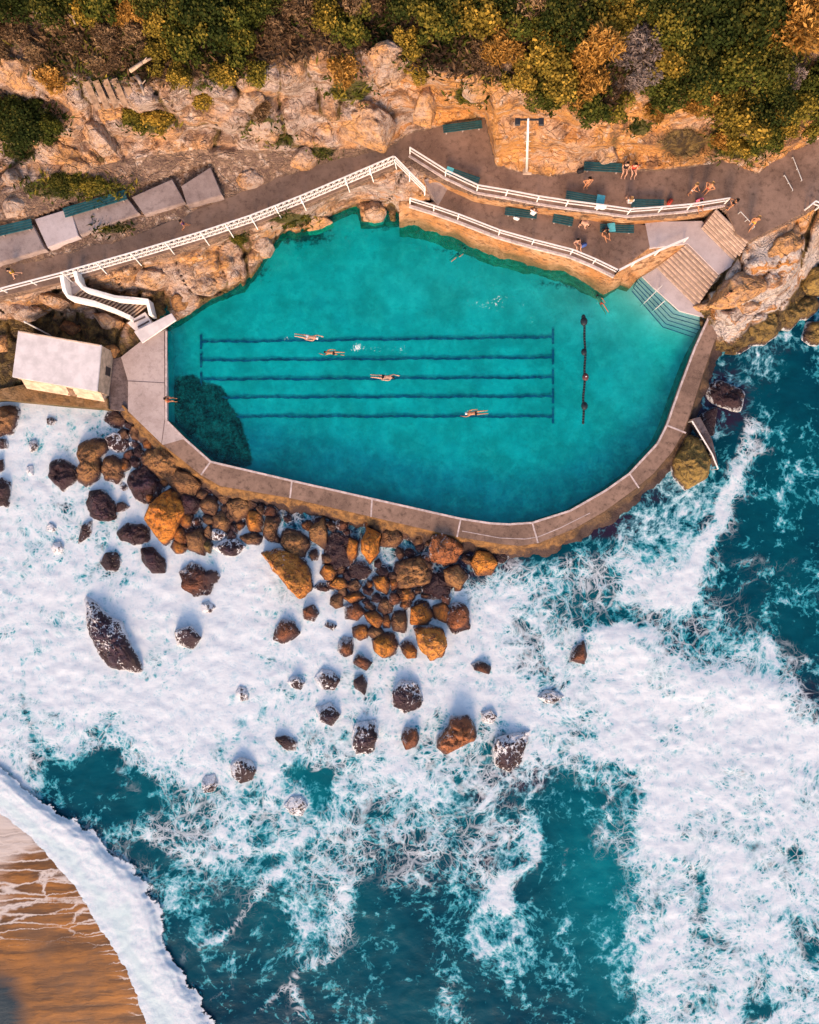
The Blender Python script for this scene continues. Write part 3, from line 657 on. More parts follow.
# beach in the lower left corner and the wave that breaks on it
SHORE = [(-420,640),(-160,750),(-60,790),(0,812),(22,828),(46,852),(80,892),(106,936),(131,976),(148,1026),(158,1090),(160,1300)]
def build_beach():
    us = np.concatenate([[-2500,-1500,-900,-500], np.arange(-340, 170, 3.), [190,220]]); vs = np.concatenate([np.arange(620, 1130, 3.), [1180,1300,1600,2200]])
    U, V = np.meshgrid(us, vs)
    reg = SHORE + [(160,2600),(-3000,2600),(-3000,640)]
    ins = inpoly(U, V, reg); sd = polydist(U, V, SHORE)
    Z = np.where(ins, .30 + .012 * np.minimum(sd, 120) + .006 * np.maximum(sd - 120, 0), .30 - .03 * sd)
    Z = np.minimum(Z, 4.0)
    wash = .75 * np.exp(-((U + 10) / 60.) ** 2 - ((V - 868) / 50.) ** 2) + .5 * np.exp(-((U + 5) / 42) ** 2 - ((V - 915) / 22) ** 2) + .8 * np.exp(-((U - 5) / 30) ** 2 - ((V - 830) / 26) ** 2) + .34 * np.exp(-(sd / 14) ** 2) + .2 * np.exp(-((U - 80) / 40) ** 2 - ((V - 925) / 22) ** 2)
    dark = .85 * np.exp(-(((U + 8) / 44) ** 2 + ((V - 1010) / 52) ** 2)) + .35 * np.exp(-((U - 45) / 25) ** 2 - ((V - 950) / 25) ** 2) + .3 * np.exp(-((U - 80) / 16) ** 2 - ((V - 1008) / 20) ** 2)
    grid_mesh('sand', U, V, Z, M['sand'], keep=(Z > -.7), attrs=dict(sand=np.clip(np.stack([wash, dark, 0 * U], -1), 0, 1)))['kind'] = 'structure'
    outer = [(-60,745),(0,770),(36,803),(60,818),(88,833),(108,856),(136,880),(152,905),(158,930),(160,952),(176,975),(196,1000),(206,1024),(222,1070),(236,1120)]
    inner = [(-60,793),(0,815),(20,828),(44,850),(78,890),(104,934),(129,974),(146,1024),(156,1070),(160,1120)]
    # sample a ribbon between the two lines
    def resample(pl, n):
        P_ = np.array(pl, float); s = np.r_[0, np.cumsum(np.hypot(*np.diff(P_, axis=0).T))]; t = np.linspace(0, s[-1], n)
        return np.stack([np.interp(t, s, P_[:, 0]), np.interp(t, s, P_[:, 1])], -1)
    n, m = 260, 44
    A, B = resample(inner, n), resample(outer, n)
    tt = np.linspace(-.08, 1.22, m)
    UU = A[:, None, 0] * (1 - tt) + B[:, None, 0] * tt; VV = A[:, None, 1] * (1 - tt) + B[:, None, 1] * tt
    tm = np.broadcast_to(tt, UU.shape)
    lip = .13 * fbm(UU * .05, VV * .05, 3, 3) + .05 * fbm(UU * .25, VV * .25, 3, 3)
    hh = np.interp(tm + lip * .6, [-.1, 0, .15, .45, .62, .80, .95, 1.05, 1.3], [.28, .31, .34, .38, .44, .48, .36, .18, .05])
    Z = hh + .05 * fbm(UU * .09, VV * .09, 6, 4)
    ed = sstep(-.07, .05, tm) * sstep(1.20, .98, tm + lip)
    cr = np.exp(-((tm - .28 + lip) / .24) ** 2) * .85 + .9 * np.exp(-((UU - 126) / 8) ** 2 - ((VV - 915) / 16) ** 2)
    o = grid_mesh('breaking_wave', UU.T[::-1], VV.T[::-1], Z.T[::-1], M['wave'], attrs=dict(wave=np.stack([ed.T[::-1], cr.T[::-1], 0 * cr.T], -1)))
    tag(o, 'curling white shore wave running up the orange sand in the lower left corner', 'wave')
build_beach()

WEED = [(160 + x / 3.15, 300 + y / 3.15) for x, y in ((60,255),(100,250),(130,268),(190,290),(208,340),(240,380),(250,420),(272,480),(275,512),(165,498),(100,430),(50,360),(45,300))]
def build_pool():
    full = POOL + NORTH
    us = np.arange(140, 740, 2.2); vs = np.arange(185, 545, 2.2); U, V = np.meshgrid(us, vs)
    ins = inpoly(U, V, full) | (polydist(U, V, full, True) < 7)
    foam_glint = np.zeros_like(U)  # swimmers' splashes, plus ripple sparkle painted in as pale flecks
    for x, y, a, b, k in [(308,334,15,4,.42),(359,347,10,6,.52),(352,350,6,4,.42),(376,349,16,6,.42),(402,350,20,7,.33),(337,351,8,3,.36),(286,338,6,4,.42),(384,374,15,4,.36),(398,371,7,3,.42),(468,411,7,4,.44),(492,411,10,3,.3),(601,302,8,4,.36),(500,302,46,16,.33),(455,258,30,12,.27),(520,320,60,14,.2),(478,283,34,10,.26),(400,300,60,16,.14),(600,330,40,20,.16),(600,304,6,3,.15)]:
        foam_glint = np.maximum(foam_glint, k * np.exp(-((U - x) / a) ** 2 - ((V - y) / b) ** 2))
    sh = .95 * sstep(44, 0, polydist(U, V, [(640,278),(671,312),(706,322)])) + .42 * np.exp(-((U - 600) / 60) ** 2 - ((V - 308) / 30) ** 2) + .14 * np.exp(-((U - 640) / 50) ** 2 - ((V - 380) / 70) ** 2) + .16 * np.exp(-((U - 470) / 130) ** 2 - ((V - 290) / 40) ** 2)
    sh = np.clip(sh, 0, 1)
    Z = np.full_like(U, ZW) + .02 * fbm(U * .08, V * .08, 0, 4)
    grid_mesh('pool_water', U, V, Z, M['pool_water'], keep=ins, attrs=dict(foam=np.stack([foam_glint, sh, 0 * foam_glint], -1)))['kind'] = 'structure'
    U, V = np.meshgrid(np.arange(130, 750, 4.), np.arange(180, 550, 4.))
    dk = 1.5 * sstep(11, -4, np.where(inpoly(U, V, WEED), -1, 1) * polydist(U, V, WEED, True))
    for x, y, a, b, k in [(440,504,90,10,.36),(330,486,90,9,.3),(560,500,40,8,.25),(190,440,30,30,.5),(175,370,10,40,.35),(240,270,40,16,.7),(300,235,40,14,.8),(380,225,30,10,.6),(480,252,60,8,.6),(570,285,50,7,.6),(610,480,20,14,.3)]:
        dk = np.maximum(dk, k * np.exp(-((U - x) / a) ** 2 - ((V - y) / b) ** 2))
    z = -.9 + 1.3 * sstep(60, 4, polydist(U, V, [(640,274),(671,308),(706,318)])) + .05 * fbm(U * .05, V * .05, 0, 3)
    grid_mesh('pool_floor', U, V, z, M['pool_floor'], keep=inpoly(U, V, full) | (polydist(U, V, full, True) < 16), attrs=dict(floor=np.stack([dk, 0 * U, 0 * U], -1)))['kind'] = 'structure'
build_pool()

# lane lines painted on the floor: a strip with a T bar at its end(s)
for k, (y0, y1, x0, lab) in enumerate([(342,337,201,'topmost of the five dark blue lane lines on the pool floor'), (360.5,357.5,201,'second dark blue lane line from the top, on the pool floor'),
        (379.5,377.5,201,'middle of the five dark blue lane lines on the pool floor'), (397.5,396.5,218,'fourth dark blue lane line from the top, starting beside the weed patch'), (416.5,416.5,236,'lowest of the five dark blue lane lines on the pool floor')]):
    a, b = W(x0, y0, -.80), W(553, y1, -.80)
    e = tag(bpy.data.objects.new('lane_line', bpy.data.meshes.new('lane_line')), lab, 'lane line', 'lane lines on the pool floor')
    bm = bmesh.new(); nn = 90; pv = None
    for i in range(nn + 1):
        p = a.lerp(b, i / nn); wv = .03 * math.sin(i * .35 + k) + .02 * math.sin(i * 1.3 + 2 * k)
        q = (bm.verts.new((p.x, p.y + .10 + wv + .03 * math.sin(i * 2.9), p.z)), bm.verts.new((p.x, p.y - .10 + wv - .03 * math.sin(i * 2.3 + k), p.z)))
        if pv: bm.faces.new((pv[0], pv[1], q[1], q[0]))
        pv = q
    bm.to_mesh(e.data); bm.free(); e.data.materials.append(M['lane_blue']); COL.objects.link(e)
    bm = bmesh.new(); bar(bm, W(553, y1 - 8, -.785), W(553, y1 + 7, -.785), .20, .02); obj('end_bar', bm, M['lane_blue'], e)
    if x0 < 210:
        bm = bmesh.new(); bar(bm, W(201, y0 - 7, -.785), W(201, y0 + 7, -.785), .20, .02); obj('end_bar', bm, M['lane_blue'], e)

# walkway around the pool: slab, joints, kerb and a spreading footing
def walkway():
    bm = bmesh.new()
    inner = POOL[2:]; outer = OUTER[1:]
    prism_pts(bm, [tuple(W(x, y, ZD)[:2]) for x, y in inner + outer[::-1]], ZD, -1.2)
    o = obj('pool_walkway', bm, M['walkway_concrete']); o['kind'] = 'structure'
    bm = bmesh.new()
    for (a, b) in zip(POOL[1:-1], POOL[2:]):
        p, q = W(*a, ZD), W(*b, ZD); d = (q - p).normalized(); n = Vector((-d.y, d.x, 0)) * .07
        bar(bm, p + n * -1 + d * .0 + Vector((0, 0, .012)), q + n * -1 + Vector((0, 0, .012)), .17, .06)
    obj('kerb', bm, M['pale_kerb'], o)
    bm = bmesh.new()
    for a, b in [((211,461),(201,475)),((292,480),(290,498)),((372,498),(371,517)),((461,518),(457,537)),((532,522),(538,543)),((629,473),(639,488)),((666,425),(686,433))]:
        p, q = W(*a, ZD), W(*b, ZD); bar(bm, p + Vector((0, 0, .004)), q + Vector((0, 0, .004)), .13, .02)
    pl = [(462,534),(500,541),(525,542),(538,540),(560,531),(590,516)]
    for a, b in zip(pl[:-1], pl[1:]): bar(bm, W(a[0], a[1] - 3, ZD) + Vector((0, 0, .003)), W(b[0], b[1] - 3, ZD) + Vector((0, 0, .003)), .06, .02)
    obj('joint', bm, M['pale_kerb'], o)
    # footing: weathered toe that slopes out into the sea
    pts = np.array([list(W(x, y, ZD)) for x, y in [(122,405)] + OUTER])
    n = 420; s = np.r_[0, np.cumsum(np.hypot(*np.diff(pts[:, :2], axis=0).T))]; tt = np.linspace(0, s[-1], n)
    P_ = np.stack([np.interp(tt, s, pts[:, 0]), np.interp(tt, s, pts[:, 1])], -1)
    Tg = np.gradient(P_, axis=0); 
    for _ in range(6): Tg[1:-1] = (Tg[:-2] + Tg[1:-1] + Tg[2:]) / 3
    Nn = np.stack([Tg[:, 1], -Tg[:, 0]], -1); Nn /= np.linalg.norm(Nn, axis=1)[:, None]
    cen = np.array(list(W(450, 400, ZD))[:2]); flip = np.sign(((P_ - cen) * Nn).sum(1)); Nn *= flip[:, None]
    prof = [(-.05, ZD - .05), (.06, ZD - .06), (.16, ZD - .22), (.26, .95), (.48, .78), (.68, .5), (.95, .3), (1.25, -.1), (1.5, -.9)]
    co, nn = [], []
    for k, (d, z) in enumerate(prof):
        wv = 0 if k < 3 else 1
        nz = fbm(P_[:, 0] * .7, P_[:, 1] * .7, k * .35, 4) * wv
        dd = d + .38 * nz * (1 if k > 3 else .35); zz = z + .16 * nz
        q = P_ + Nn * dd[:, None] if hasattr(dd, 'shape') and np.ndim(dd) else P_ + Nn * dd
        zz = np.broadcast_to(zz, (n,))
        co.append(np.concatenate([q, zz[:, None]], 1))
    co = np.concatenate(co); idx = np.arange(len(prof) * n).reshape(len(prof), n)
    fc = np.stack([idx[:-1, :-1], idx[1:, :-1], idx[1:, 1:], idx[:-1, 1:]], -1).reshape(-1, 4)
    me = bpy.data.meshes.new('footing'); me.from_pydata(co.tolist(), [], fc.tolist()); me.polygons.foreach_set('use_smooth', [True] * len(me.polygons))
    f = link('footing', me, M['footing'], o)
def mat_footing():
    t = NT('footing'); c = t.co(); x, y, z = t.xyz(c)
    n2 = t.noise(c, 1.8, 7, .7); n3 = t.noise(c, 7, 4, .6)
    side = t.sm(x, 9, 17)      # blacker towards the eastern end
    a = t.mix(t.sm(n2, .38, .62), (.10, .05, .02), (.25, .125, .04))
    a = t.mix(t.mul(side, .75), a, (.06, .04, .03))
    a = t.mix(t.sm(t.add(z, t.mul(t.sub(n2, .5), .8)), .95, .35), a, (.045, .026, .024))
    M['footing'] = t.done(t.bsdf(a, .7, t.bump(t.add(n2, t.mul(n3, .5)), .9, .2), .3))
mat_footing()
walkway()
d = prism('deck', [(121,357),(140,342),(166,329),(167,395),(167,420.5),(185.5,438.5),(163,445),(128,411),(128,381)], ZD + .004, -1.0, M['deck_concrete']); d['kind'] = 'structure'
bm = bmesh.new(); bar(bm, W(164.5, 331, ZD + .012), W(165, 420, ZD + .012), .07, .02); bar(bm, W(128, 381, ZD + .008), W(166, 383, ZD + .008), .05, .02); bar(bm, W(164.8, 420, ZD + .01), W(161.5, 444, ZD + .01), .05, .02); obj('joint', bm, M['wet_concrete'], d)
bm = bmesh.new(); bar(bm, W(166.3, 331, ZD + .03), W(166.3, 421, ZD + .03), .16, .1); obj('kerb', bm, M['pale_kerb'], d)
prism('gutter', [(113.5,359),(121,357),(128,381),(128,411),(107,409)], 1.15, -1., M['wet_concrete'])['kind'] = 'structure'

# ================================================================== paths and terraces
def xy(px, py, z): return tuple(W(px, py, z)[:2])
FUP = [(410,147.5),(446,170),(478,185),(507.5,190),(539,196),(568.5,200.6),(600,204.5),(631,209),(662.5,206.7),(692,204),(730,198)]       # top rail of the upper fence
FLO = [(410,198),(434,205.5),(458.6,214),(500,230),(534,239.6),(573,249.5),(596,259),(618.6,270),(636,261),(660,249.5),(688,237.5)]       # top rail of the lower fence
FH = 1.1
up = [W(x, y, ZP + FH) for x, y in FUP]; lo = [W(x, y, ZL + FH) for x, y in FLO]
def out_edge(line, d):
    """the line moved d metres towards the pool"""
    o = []
    for i, p in enumerate(line):
        a, b = line[max(i-1, 0)], line[min(i+1, len(line)-1)]; t = (b - a).normalized()
        o.append((p.x + t.y * d, p.y - t.x * d))
    return o
ue = out_edge(up, .14); le = out_edge(lo[:8], .16)
backs = [xy(*p, ZP) for p in [(785,154),(758,170),(717,159),(660,166),(590,166),(548,173),(520,168),(497,162),(487,112),(455,117),(441,121),(410,127)]]
right_end = [xy(*p, ZP) for p in [(737,234),(748,241),(803,213),(819,204),(1100,110),(1100,50),(819,134)]]
bm = bmesh.new()
prism_pts(bm, [ue[0]] + ue[1:] + right_end + backs, ZP, ZP - .35)
obj('terrace_pavement', bm, M['terrace_concrete'])['kind'] = 'structure'
MF = [(0,288.5),(61,272.5),(130,253),(200,232),(250,215.5),(300,196),(345,177),(394,156)]
pth = [W(x, y, ZP + (1.1 if x < 61 else 1.5)) for x, y in MF]
pe = out_edge(pth, .18)
left_in = [xy(*p, ZP) for p in [(410,130),(386,147),(330,158),(280,175),(222,199),(142,233),(73,250),(49,257),(0,268),(-300,336)]]
bm = bmesh.new()
prism_pts(bm, [xy(-300, 372, ZP)] + pe + [ue[0]] + left_in, ZP - .004, ZP - .4)
obj('path', bm, M['asphalt'])['kind'] = 'structure'

# upper retaining wall: between the two terraces
bm = bmesh.new()
prism_pts(bm, [(x, y) for x, y in ue] + [(x, y + 1.1) for x, y in ue[::-1]], ZP - .36, ZL - 1.)
w = obj('retaining_wall', bm, M['masonry']); tag(w, 'upper sandstone retaining wall under the fence between the two terraces', 'wall')
bm = bmesh.new()
for a, b in zip(ue[:-1], ue[1:]): bar(bm, (a[0], a[1] - .02, ZP - .10), (b[0], b[1] - .02, ZP - .10), .16, .24)
obj('coping', bm, M['pale_kerb'], w)
# lower terrace and its wall above the pool
north = [xy(*p, ZL) for p in [(648,226),(633,222),(600,214),(551,209),(507,202),(483,199),(463,191),(446,186)]]
lt = le + [xy(622, 268, ZL), xy(650, 247, ZL)] + north + [xy(437, 202, ZL)]
bm = bmesh.new(); prism_pts(bm, lt, ZL, ZL - .3); obj('terrace_pavement', bm, M['terrace_concrete'])['kind'] = 'structure'
bm = bmesh.new()
lw = le + [xy(628, 267, ZL), xy(640, 258, ZL)]
inn_ = [xy(x, y - 12, ZL) for x, y in [(640,262),(618,268),(596,256),(573,247),(534,237),(500,228),(458,212),(436,204),(414,200)]]
n = 26
def dense(pts, k):
    P_ = np.array(pts); s = np.r_[0, np.cumsum(np.hypot(*np.diff(P_, axis=0).T))]; t = np.linspace(0, s[-1], k)
    return np.stack([np.interp(t, s, P_[:, 0]), np.interp(t, s, P_[:, 1])], -1)
D = dense([(xy(399, 206, ZL))] + lw, 240)
rows = []
for k, (d, z) in enumerate([(-.5, ZL - .31), (0, ZL - .31), (.03, ZL - .5), (.12, 2.7), (.2, 2.2), (.35, 1.7), (.5, 1.25), (.8, .85), (.9, -1.2)]):
    nz = fbm(D[:, 0] * .55, D[:, 1] * .55, k * .4, 4) * (0 if k < 3 else 1)
    rows.append(np.stack([D[:, 0], D[:, 1] - (d + .3 * nz), np.full(len(D), z) + .08 * nz], -1))
co = np.concatenate(rows); idx = np.arange(len(co)).reshape(len(rows), -1)
me = bpy.data.meshes.new('retaining_wall'); me.from_pydata(co.tolist(), [], np.stack([idx[:-1, :-1], idx[1:, :-1], idx[1:, 1:], idx[:-1, 1:]], -1).reshape(-1, 4).tolist())
me.polygons.foreach_set('use_smooth', [True] * len(me.polygons))
w = link('retaining_wall', me, M['masonry']); tag(w, 'lower weathered retaining wall dropping from the fence into the pool', 'wall')
bm = bmesh.new()
for a, b in zip(le[:-1], le[1:]): bar(bm, (a[0], a[1] - .03, ZL - .12), (b[0], b[1] - .03, ZL - .12), .2, .26)
obj('coping', bm, M['pale_kerb'], w)
# the pale ramp that joins the path to the lower terrace on the left
bm = bmesh.new()
A = [W(424, 180, ZP - .5), W(433, 176, ZP - .5), W(448, 188, ZL + .02), W(438, 206, ZL + .02)]
vs_ = [bm.verts.new(p) for p in A]; lo_ = [bm.verts.new(p - Vector((0, 0, 1.5))) for p in A]
bm.faces.new(vs_); bm.faces.new(lo_[::-1])
for i in range(4): j = (i + 1) % 4; bm.faces.new((vs_[i], lo_[i], lo_[j], vs_[j]))
bmesh.ops.recalc_face_normals(bm, faces=bm.faces); obj('ramp', bm, M['slab_concrete'])['kind'] = 'structure'

# ================================================================== the stairs on the right
def flight(name, top_a, top_b, bot_a, bot_b, z1, z0, n, label, mat, base=-1.0):
    """n solid steps from the top edge to the bottom edge, given in pixels on the levels z1 and z0"""
    Ta, Tb, Ba, Bb = W(*top_a, z1), W(*top_b, z1), W(*bot_a, z0), W(*bot_b, z0)
    bm = bmesh.new(); nb = bmesh.new()
    for i in range(n):
        t0, t1 = i / n, (i + 1) / n
        z = z1 + (z0 - z1) * (i + .5) / n
        P_ = [Ta.lerp(Ba, t0), Tb.lerp(Bb, t0), Tb.lerp(Bb, t1), Ta.lerp(Ba, t1)]
        prism_pts(bm, [(p.x, p.y) for p in P_], z, base)
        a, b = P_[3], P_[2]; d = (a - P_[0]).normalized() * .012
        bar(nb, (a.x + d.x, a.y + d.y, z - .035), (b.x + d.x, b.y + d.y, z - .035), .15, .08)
    o = obj(name, bm, mat); tag(o, label, 'stairs'); obj('step_edge', nb, M['step_edge_sunlit'], o)
    return o
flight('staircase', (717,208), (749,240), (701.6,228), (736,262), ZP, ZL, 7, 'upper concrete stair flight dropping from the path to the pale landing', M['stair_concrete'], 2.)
l = prism('landing', [(645,222),(702,221),(737,262.5),(719,274.5),(688,243.5),(650,248)], ZL + .004, .5, M['pale_concrete']); l['kind'] = 'structure'
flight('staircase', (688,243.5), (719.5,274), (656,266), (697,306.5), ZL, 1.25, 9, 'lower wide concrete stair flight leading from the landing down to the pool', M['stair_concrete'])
d = prism('deck', [(656,266),(697,306.5),(707,318),(680,311),(652,286),(640,274)], 1.2, -1., M['pale_concrete']); d['kind'] = 'structure'
bm = bmesh.new()
L0 = [(640,275.5),(676,310.5),(708,319)]; L1_ = [(632,291),(663,327),(693,337)]
stp = bpy.data.objects.new('pool_steps', bpy.data.meshes.new('pool_steps')); COL.objects.link(stp)
nb = bmesh.new()
for i in range(5):
    t0, t1 = i / 5, (i + 1) / 5; z = .98 - .17 * i
    q0 = [W(*(np.array(a) * (1 - t0) + np.array(b) * t0), z) for a, b in zip(L0, L1_)]
    q1 = [W(*(np.array(a) * (1 - t1) + np.array(b) * t1), z) for a, b in zip(L0, L1_)]
    for k in range(2): prism_pts(bm, [(p.x, p.y) for p in (q0[k], q0[k+1], q1[k+1], q1[k])], z - .001 * k, -1.)
    for k in range(2): bar(nb, (q1[k].x, q1[k].y, z - .02), (q1[k+1].x, q1[k+1].y, z - .02), .06, .05)
bm.to_mesh(stp.data); bm.free(); stp.data.materials.append(M['pale_concrete']); tag(stp, 'bent set of concrete steps running under the water at the pool corner', 'steps')
obj('step_edge', nb, M['lane_blue'], stp)

# broken stone between the lower terrace corner and the stairs
bm = bmesh.new()
prism_pts(bm, [xy(*p, 2.4) for p in [(619,268),(650,247.5),(688,245),(657,266),(640,276),(634,284),(624,280)]], [2.9, 3.3, 3.3, 2.3, 1.7, 1.5, 2.0], -1.)
w = obj('stone_abutment', bm, M['masonry']); tag(w, 'stone abutment under the slanting fence beside the lower stairs', 'wall')
# ================================================================== fences
def fence(label, pts, h, ground_z, spacing=2.2, rails=(1.0, .52), lattice=False, group='white fences along the paths and terraces', w=.085, posts_at=None, back=None):
    """pts: world points of the top rail"""
    e = empty('fence', (pts[0].x, pts[0].y, ground_z), label, 'fence', group)
    inv = Matrix.Translation((-pts[0].x, -pts[0].y, -ground_z))
    def put(name, bm, m): bm.transform(inv); return obj(name, bm, m, e)
    for r in rails:
        bm = bmesh.new()
        for a, b in zip(pts[:-1], pts[1:]):
            dz = Vector((0, 0, (r - 1) * h)); bar(bm, a + dz, b + dz, .10 if r == 1 else .07, .06 if r == 1 else .07)
        put('rail', bm, M['white_paint'])
    if lattice:
        bm = bmesh.new()
        for a, b in zip(pts[:-1], pts[1:]):
            L = (b - a).length; n = max(1, int(L / .42)); d = (b - a) / n
            for i in range(n):
                p = a + d * i - Vector((0, 0, .06)); q = p + d; lowp = Vector((0, 0, -h + .22))
                bar(bm, p, q + lowp, .035, .03); bar(bm, p + lowp, q, .035, .03); bar(bm, p, p + lowp, .03, .03)
        put('lattice_panel', bm, M['white_paint'])
    acc = 0; first = True
    P_ = []
    for a, b in zip(pts[:-1], pts[1:]):
        L = (b - a).length; k = max(1, round(L / spacing))
        P_ += [a.lerp(b, i / k) for i in range(k)]
    P_.append(pts[-1])
    for p in P_:
        bm = bmesh.new(); bar(bm, (p.x, p.y, ground_z - .25), (p.x, p.y, p.z + .04), w, w); put('post', bm, M['white_paint'])
        if back:
            bm = bmesh.new(); bar(bm, (p.x + back[0], p.y + back[1], ground_z - .5), (p.x, p.y, p.z - .35 * h), .06, .06); put('brace', bm, M['white_paint'])
    return e
far_l = W(-180, 334, ZP + 1.1)
fence('white two rail fence along the left end of the cliff path', [far_l, pth[0], W(60, 273, ZP + 1.1)], 1.1, ZP)
fence('long white lattice fence climbing along the cliff path above the rocks', pth[1:], 1.5, ZP, 2.6, (1, .55, .14), True, back=(.22, -.36))
fence('short white fence returning from the lattice fence towards the lower terrace', [pth[-1], W(425, 187.5, ZP + .9)], 1.5, ZP - .3, 1.5, (1, .7, .4))
fence('white two rail fence edging the upper terrace, between the benches', up, FH, ZP, 2.4)
fence('white two rail fence on the lower terrace wall right above the pool', lo[:8], FH, ZL, 2.6)
fence('white rail fence slanting from the lower terrace corner to the stair landing', lo[7:], FH, ZL - .1, 2.2)
fence('short white rail at the edge of the cliff path by the right frame edge', [W(811, 205, ZP + 1), W(816, 201, ZP + 1), W(823, 204, ZP + 1), W(850,195,ZP+1)], 1., ZP, 1.2)
# bent handrails
def handrail(label, pa, pb, za, zb, h=.9, r=.03, mat='steel', group='thin steel handrails'):
    a, b = W(*pa, za), W(*pb, zb)
    e = empty('handrail', a, label, 'handrail', group); inv = Matrix.Translation(-a)
    bm = bmesh.new(); tube(bm, a + Vector((0, 0, h)), b + Vector((0, 0, h)), r); bm.transform(inv); obj('rail', bm, M[mat], e)
    for p in (a, a.lerp(b, .5), b):
        bm = bmesh.new(); tube(bm, p - Vector((0, 0, .2)), p + Vector((0, 0, h)), r); bm.transform(inv); obj('post', bm, M[mat], e)
    return e
handrail('longer steel handrail running down the pool steps into the water', (659,288), (641.5,305.5), 1.2, .3)
handrail('shorter steel handrail beside the long one on the pool steps', (661.5,303.5), (653,311), 1.1, .4)
handrail('thin handrail along the outer side of the upper stairs', (752,229), (738,214), ZP, ZP, .5)
handrail('steel handrail on the right hand path, nearer the terrace', (783.6,176), (792,191), ZP, ZP, .15)
handrail('steel handrail on the right hand path, closer to the bushes', (792,158), (801,181), ZP, ZP, .15)
# ================================================================== pump shed and its ledge
def shed():
    c = W(62, 372, .7)
    e = empty('pump_shed', (c.x, c.y, .7), 'white flat roofed concrete shed standing on the ledge at the left of the pool', 'shed')
    inv = Matrix.Translation((-c.x, -c.y, -.7))
    roof = [W(x, y, 3.85) for x, y in [(18,330.5),(101.5,345),(97,391.5),(12,377)]]
    cen = sum(roof, Vector()) / 4
    def ring(k): return [cen + (p - cen) * k for p in roof]
    bm = bmesh.new(); prism_pts(bm, [(p.x, p.y) for p in ring(.985)], 3.66, .3); bm.transform(inv); obj('wall', bm, M['wall_white'], e)
    bm = bmesh.new(); prism_pts(bm, [(p.x, p.y) for p in roof], 3.85, 3.663)
    bmesh.ops.bevel(bm, geom=[x for x in bm.edges], offset=.03, segments=2, affect='EDGES'); bm.transform(inv); r = obj('roof', bm, M['roof_white'], e)
    # sloping apron along the sea side, with its drain notch
    a, b = ring(.985)[3], ring(.985)[2]; d = (b - a).normalized(); n = Vector((d.y, -d.x, 0))
    bm = bmesh.new()
    L = (b - a).length
    for t0, t1 in ((.02, .56), (.64, .985)):
        p, q = a.lerp(b, t0), a.lerp(b, t1)
        A = [Vector((p.x, p.y, 2.7)), Vector((q.x, q.y, 2.7))]; B = [Vector((p.x, p.y, 1.2)) + n * .75, Vector((q.x, q.y, 1.2)) + n * .75]
        C = [Vector((p.x, p.y, 1.2)), Vector((q.x, q.y, 1.2))]
        v = [bm.verts.new(x + n * .004) for x in A + B + C]
        for f in ((0, 2, 3, 1), (0, 4, 2), (1, 3, 5), (2, 4, 5, 3), (0, 1, 5, 4)): bm.faces.new([v[i] for i in f])
    bmesh.ops.recalc_face_normals(bm, faces=bm.faces); bm.transform(inv); obj('apron', bm, M['wall_white'], e)
    bm = bmesh.new(); p = a.lerp(b, .60) + n * .02; bar(bm, Vector((p.x, p.y, 1.9)) - n * .05, Vector((p.x, p.y, 1.75)) + n * .5, .7, .25); bm.transform(inv); obj('drain_spout', bm, M['timber'], e)
    # small dark vent in the right hand wall
    a, b = ring(.985)[2], ring(.985)[1]; d = (b - a).normalized(); n = Vector((d.y, -d.x, 0)); p = a.lerp(b, .52) + n * .012
    bm = bmesh.new(); bar(bm, Vector((p.x, p.y, 1.9)) - d * .35, Vector((p.x, p.y, 1.9)) + d * .35, .05, 1.0); bm.transform(inv); o = obj('vent', bm, M['dark_metal'], e)
    # roof seam, a low upstand
    bm = bmesh.new(); bar(bm, roof[0].lerp(roof[1], .02) + Vector((0, -.06, .03)), roof[0].lerp(roof[1], .98) + Vector((0, -.06, .03)), .09, .07); bm.transform(inv); obj('upstand', bm, M['wall_white'], r)
shed()
l = prism('concrete_ledge', [(-160,396),(0,389),(24,384),(107,398),(108,409),(60,405),(0,399),(-160,408)], 1.55, -1.4, M['masonry'], bevel=.05)
tag(l, 'stained concrete ledge carrying the white shed above the foam', 'ledge')
e = empty('vent_pipe', W(53, 337, .9), 'thin rusty pipe standing behind the white shed', 'pipe')
bm = bmesh.new(); tube(bm, (0, 0, 0), (-.2, .2, 4.4), .06); obj('shaft', bm, M['pale_metal'], e); bm = bmesh.new(); tube(bm, (-.2, .2, 4.38), (-.2, .2, 4.6), .1, .06); obj('cap', bm, M['pale_metal'], e)

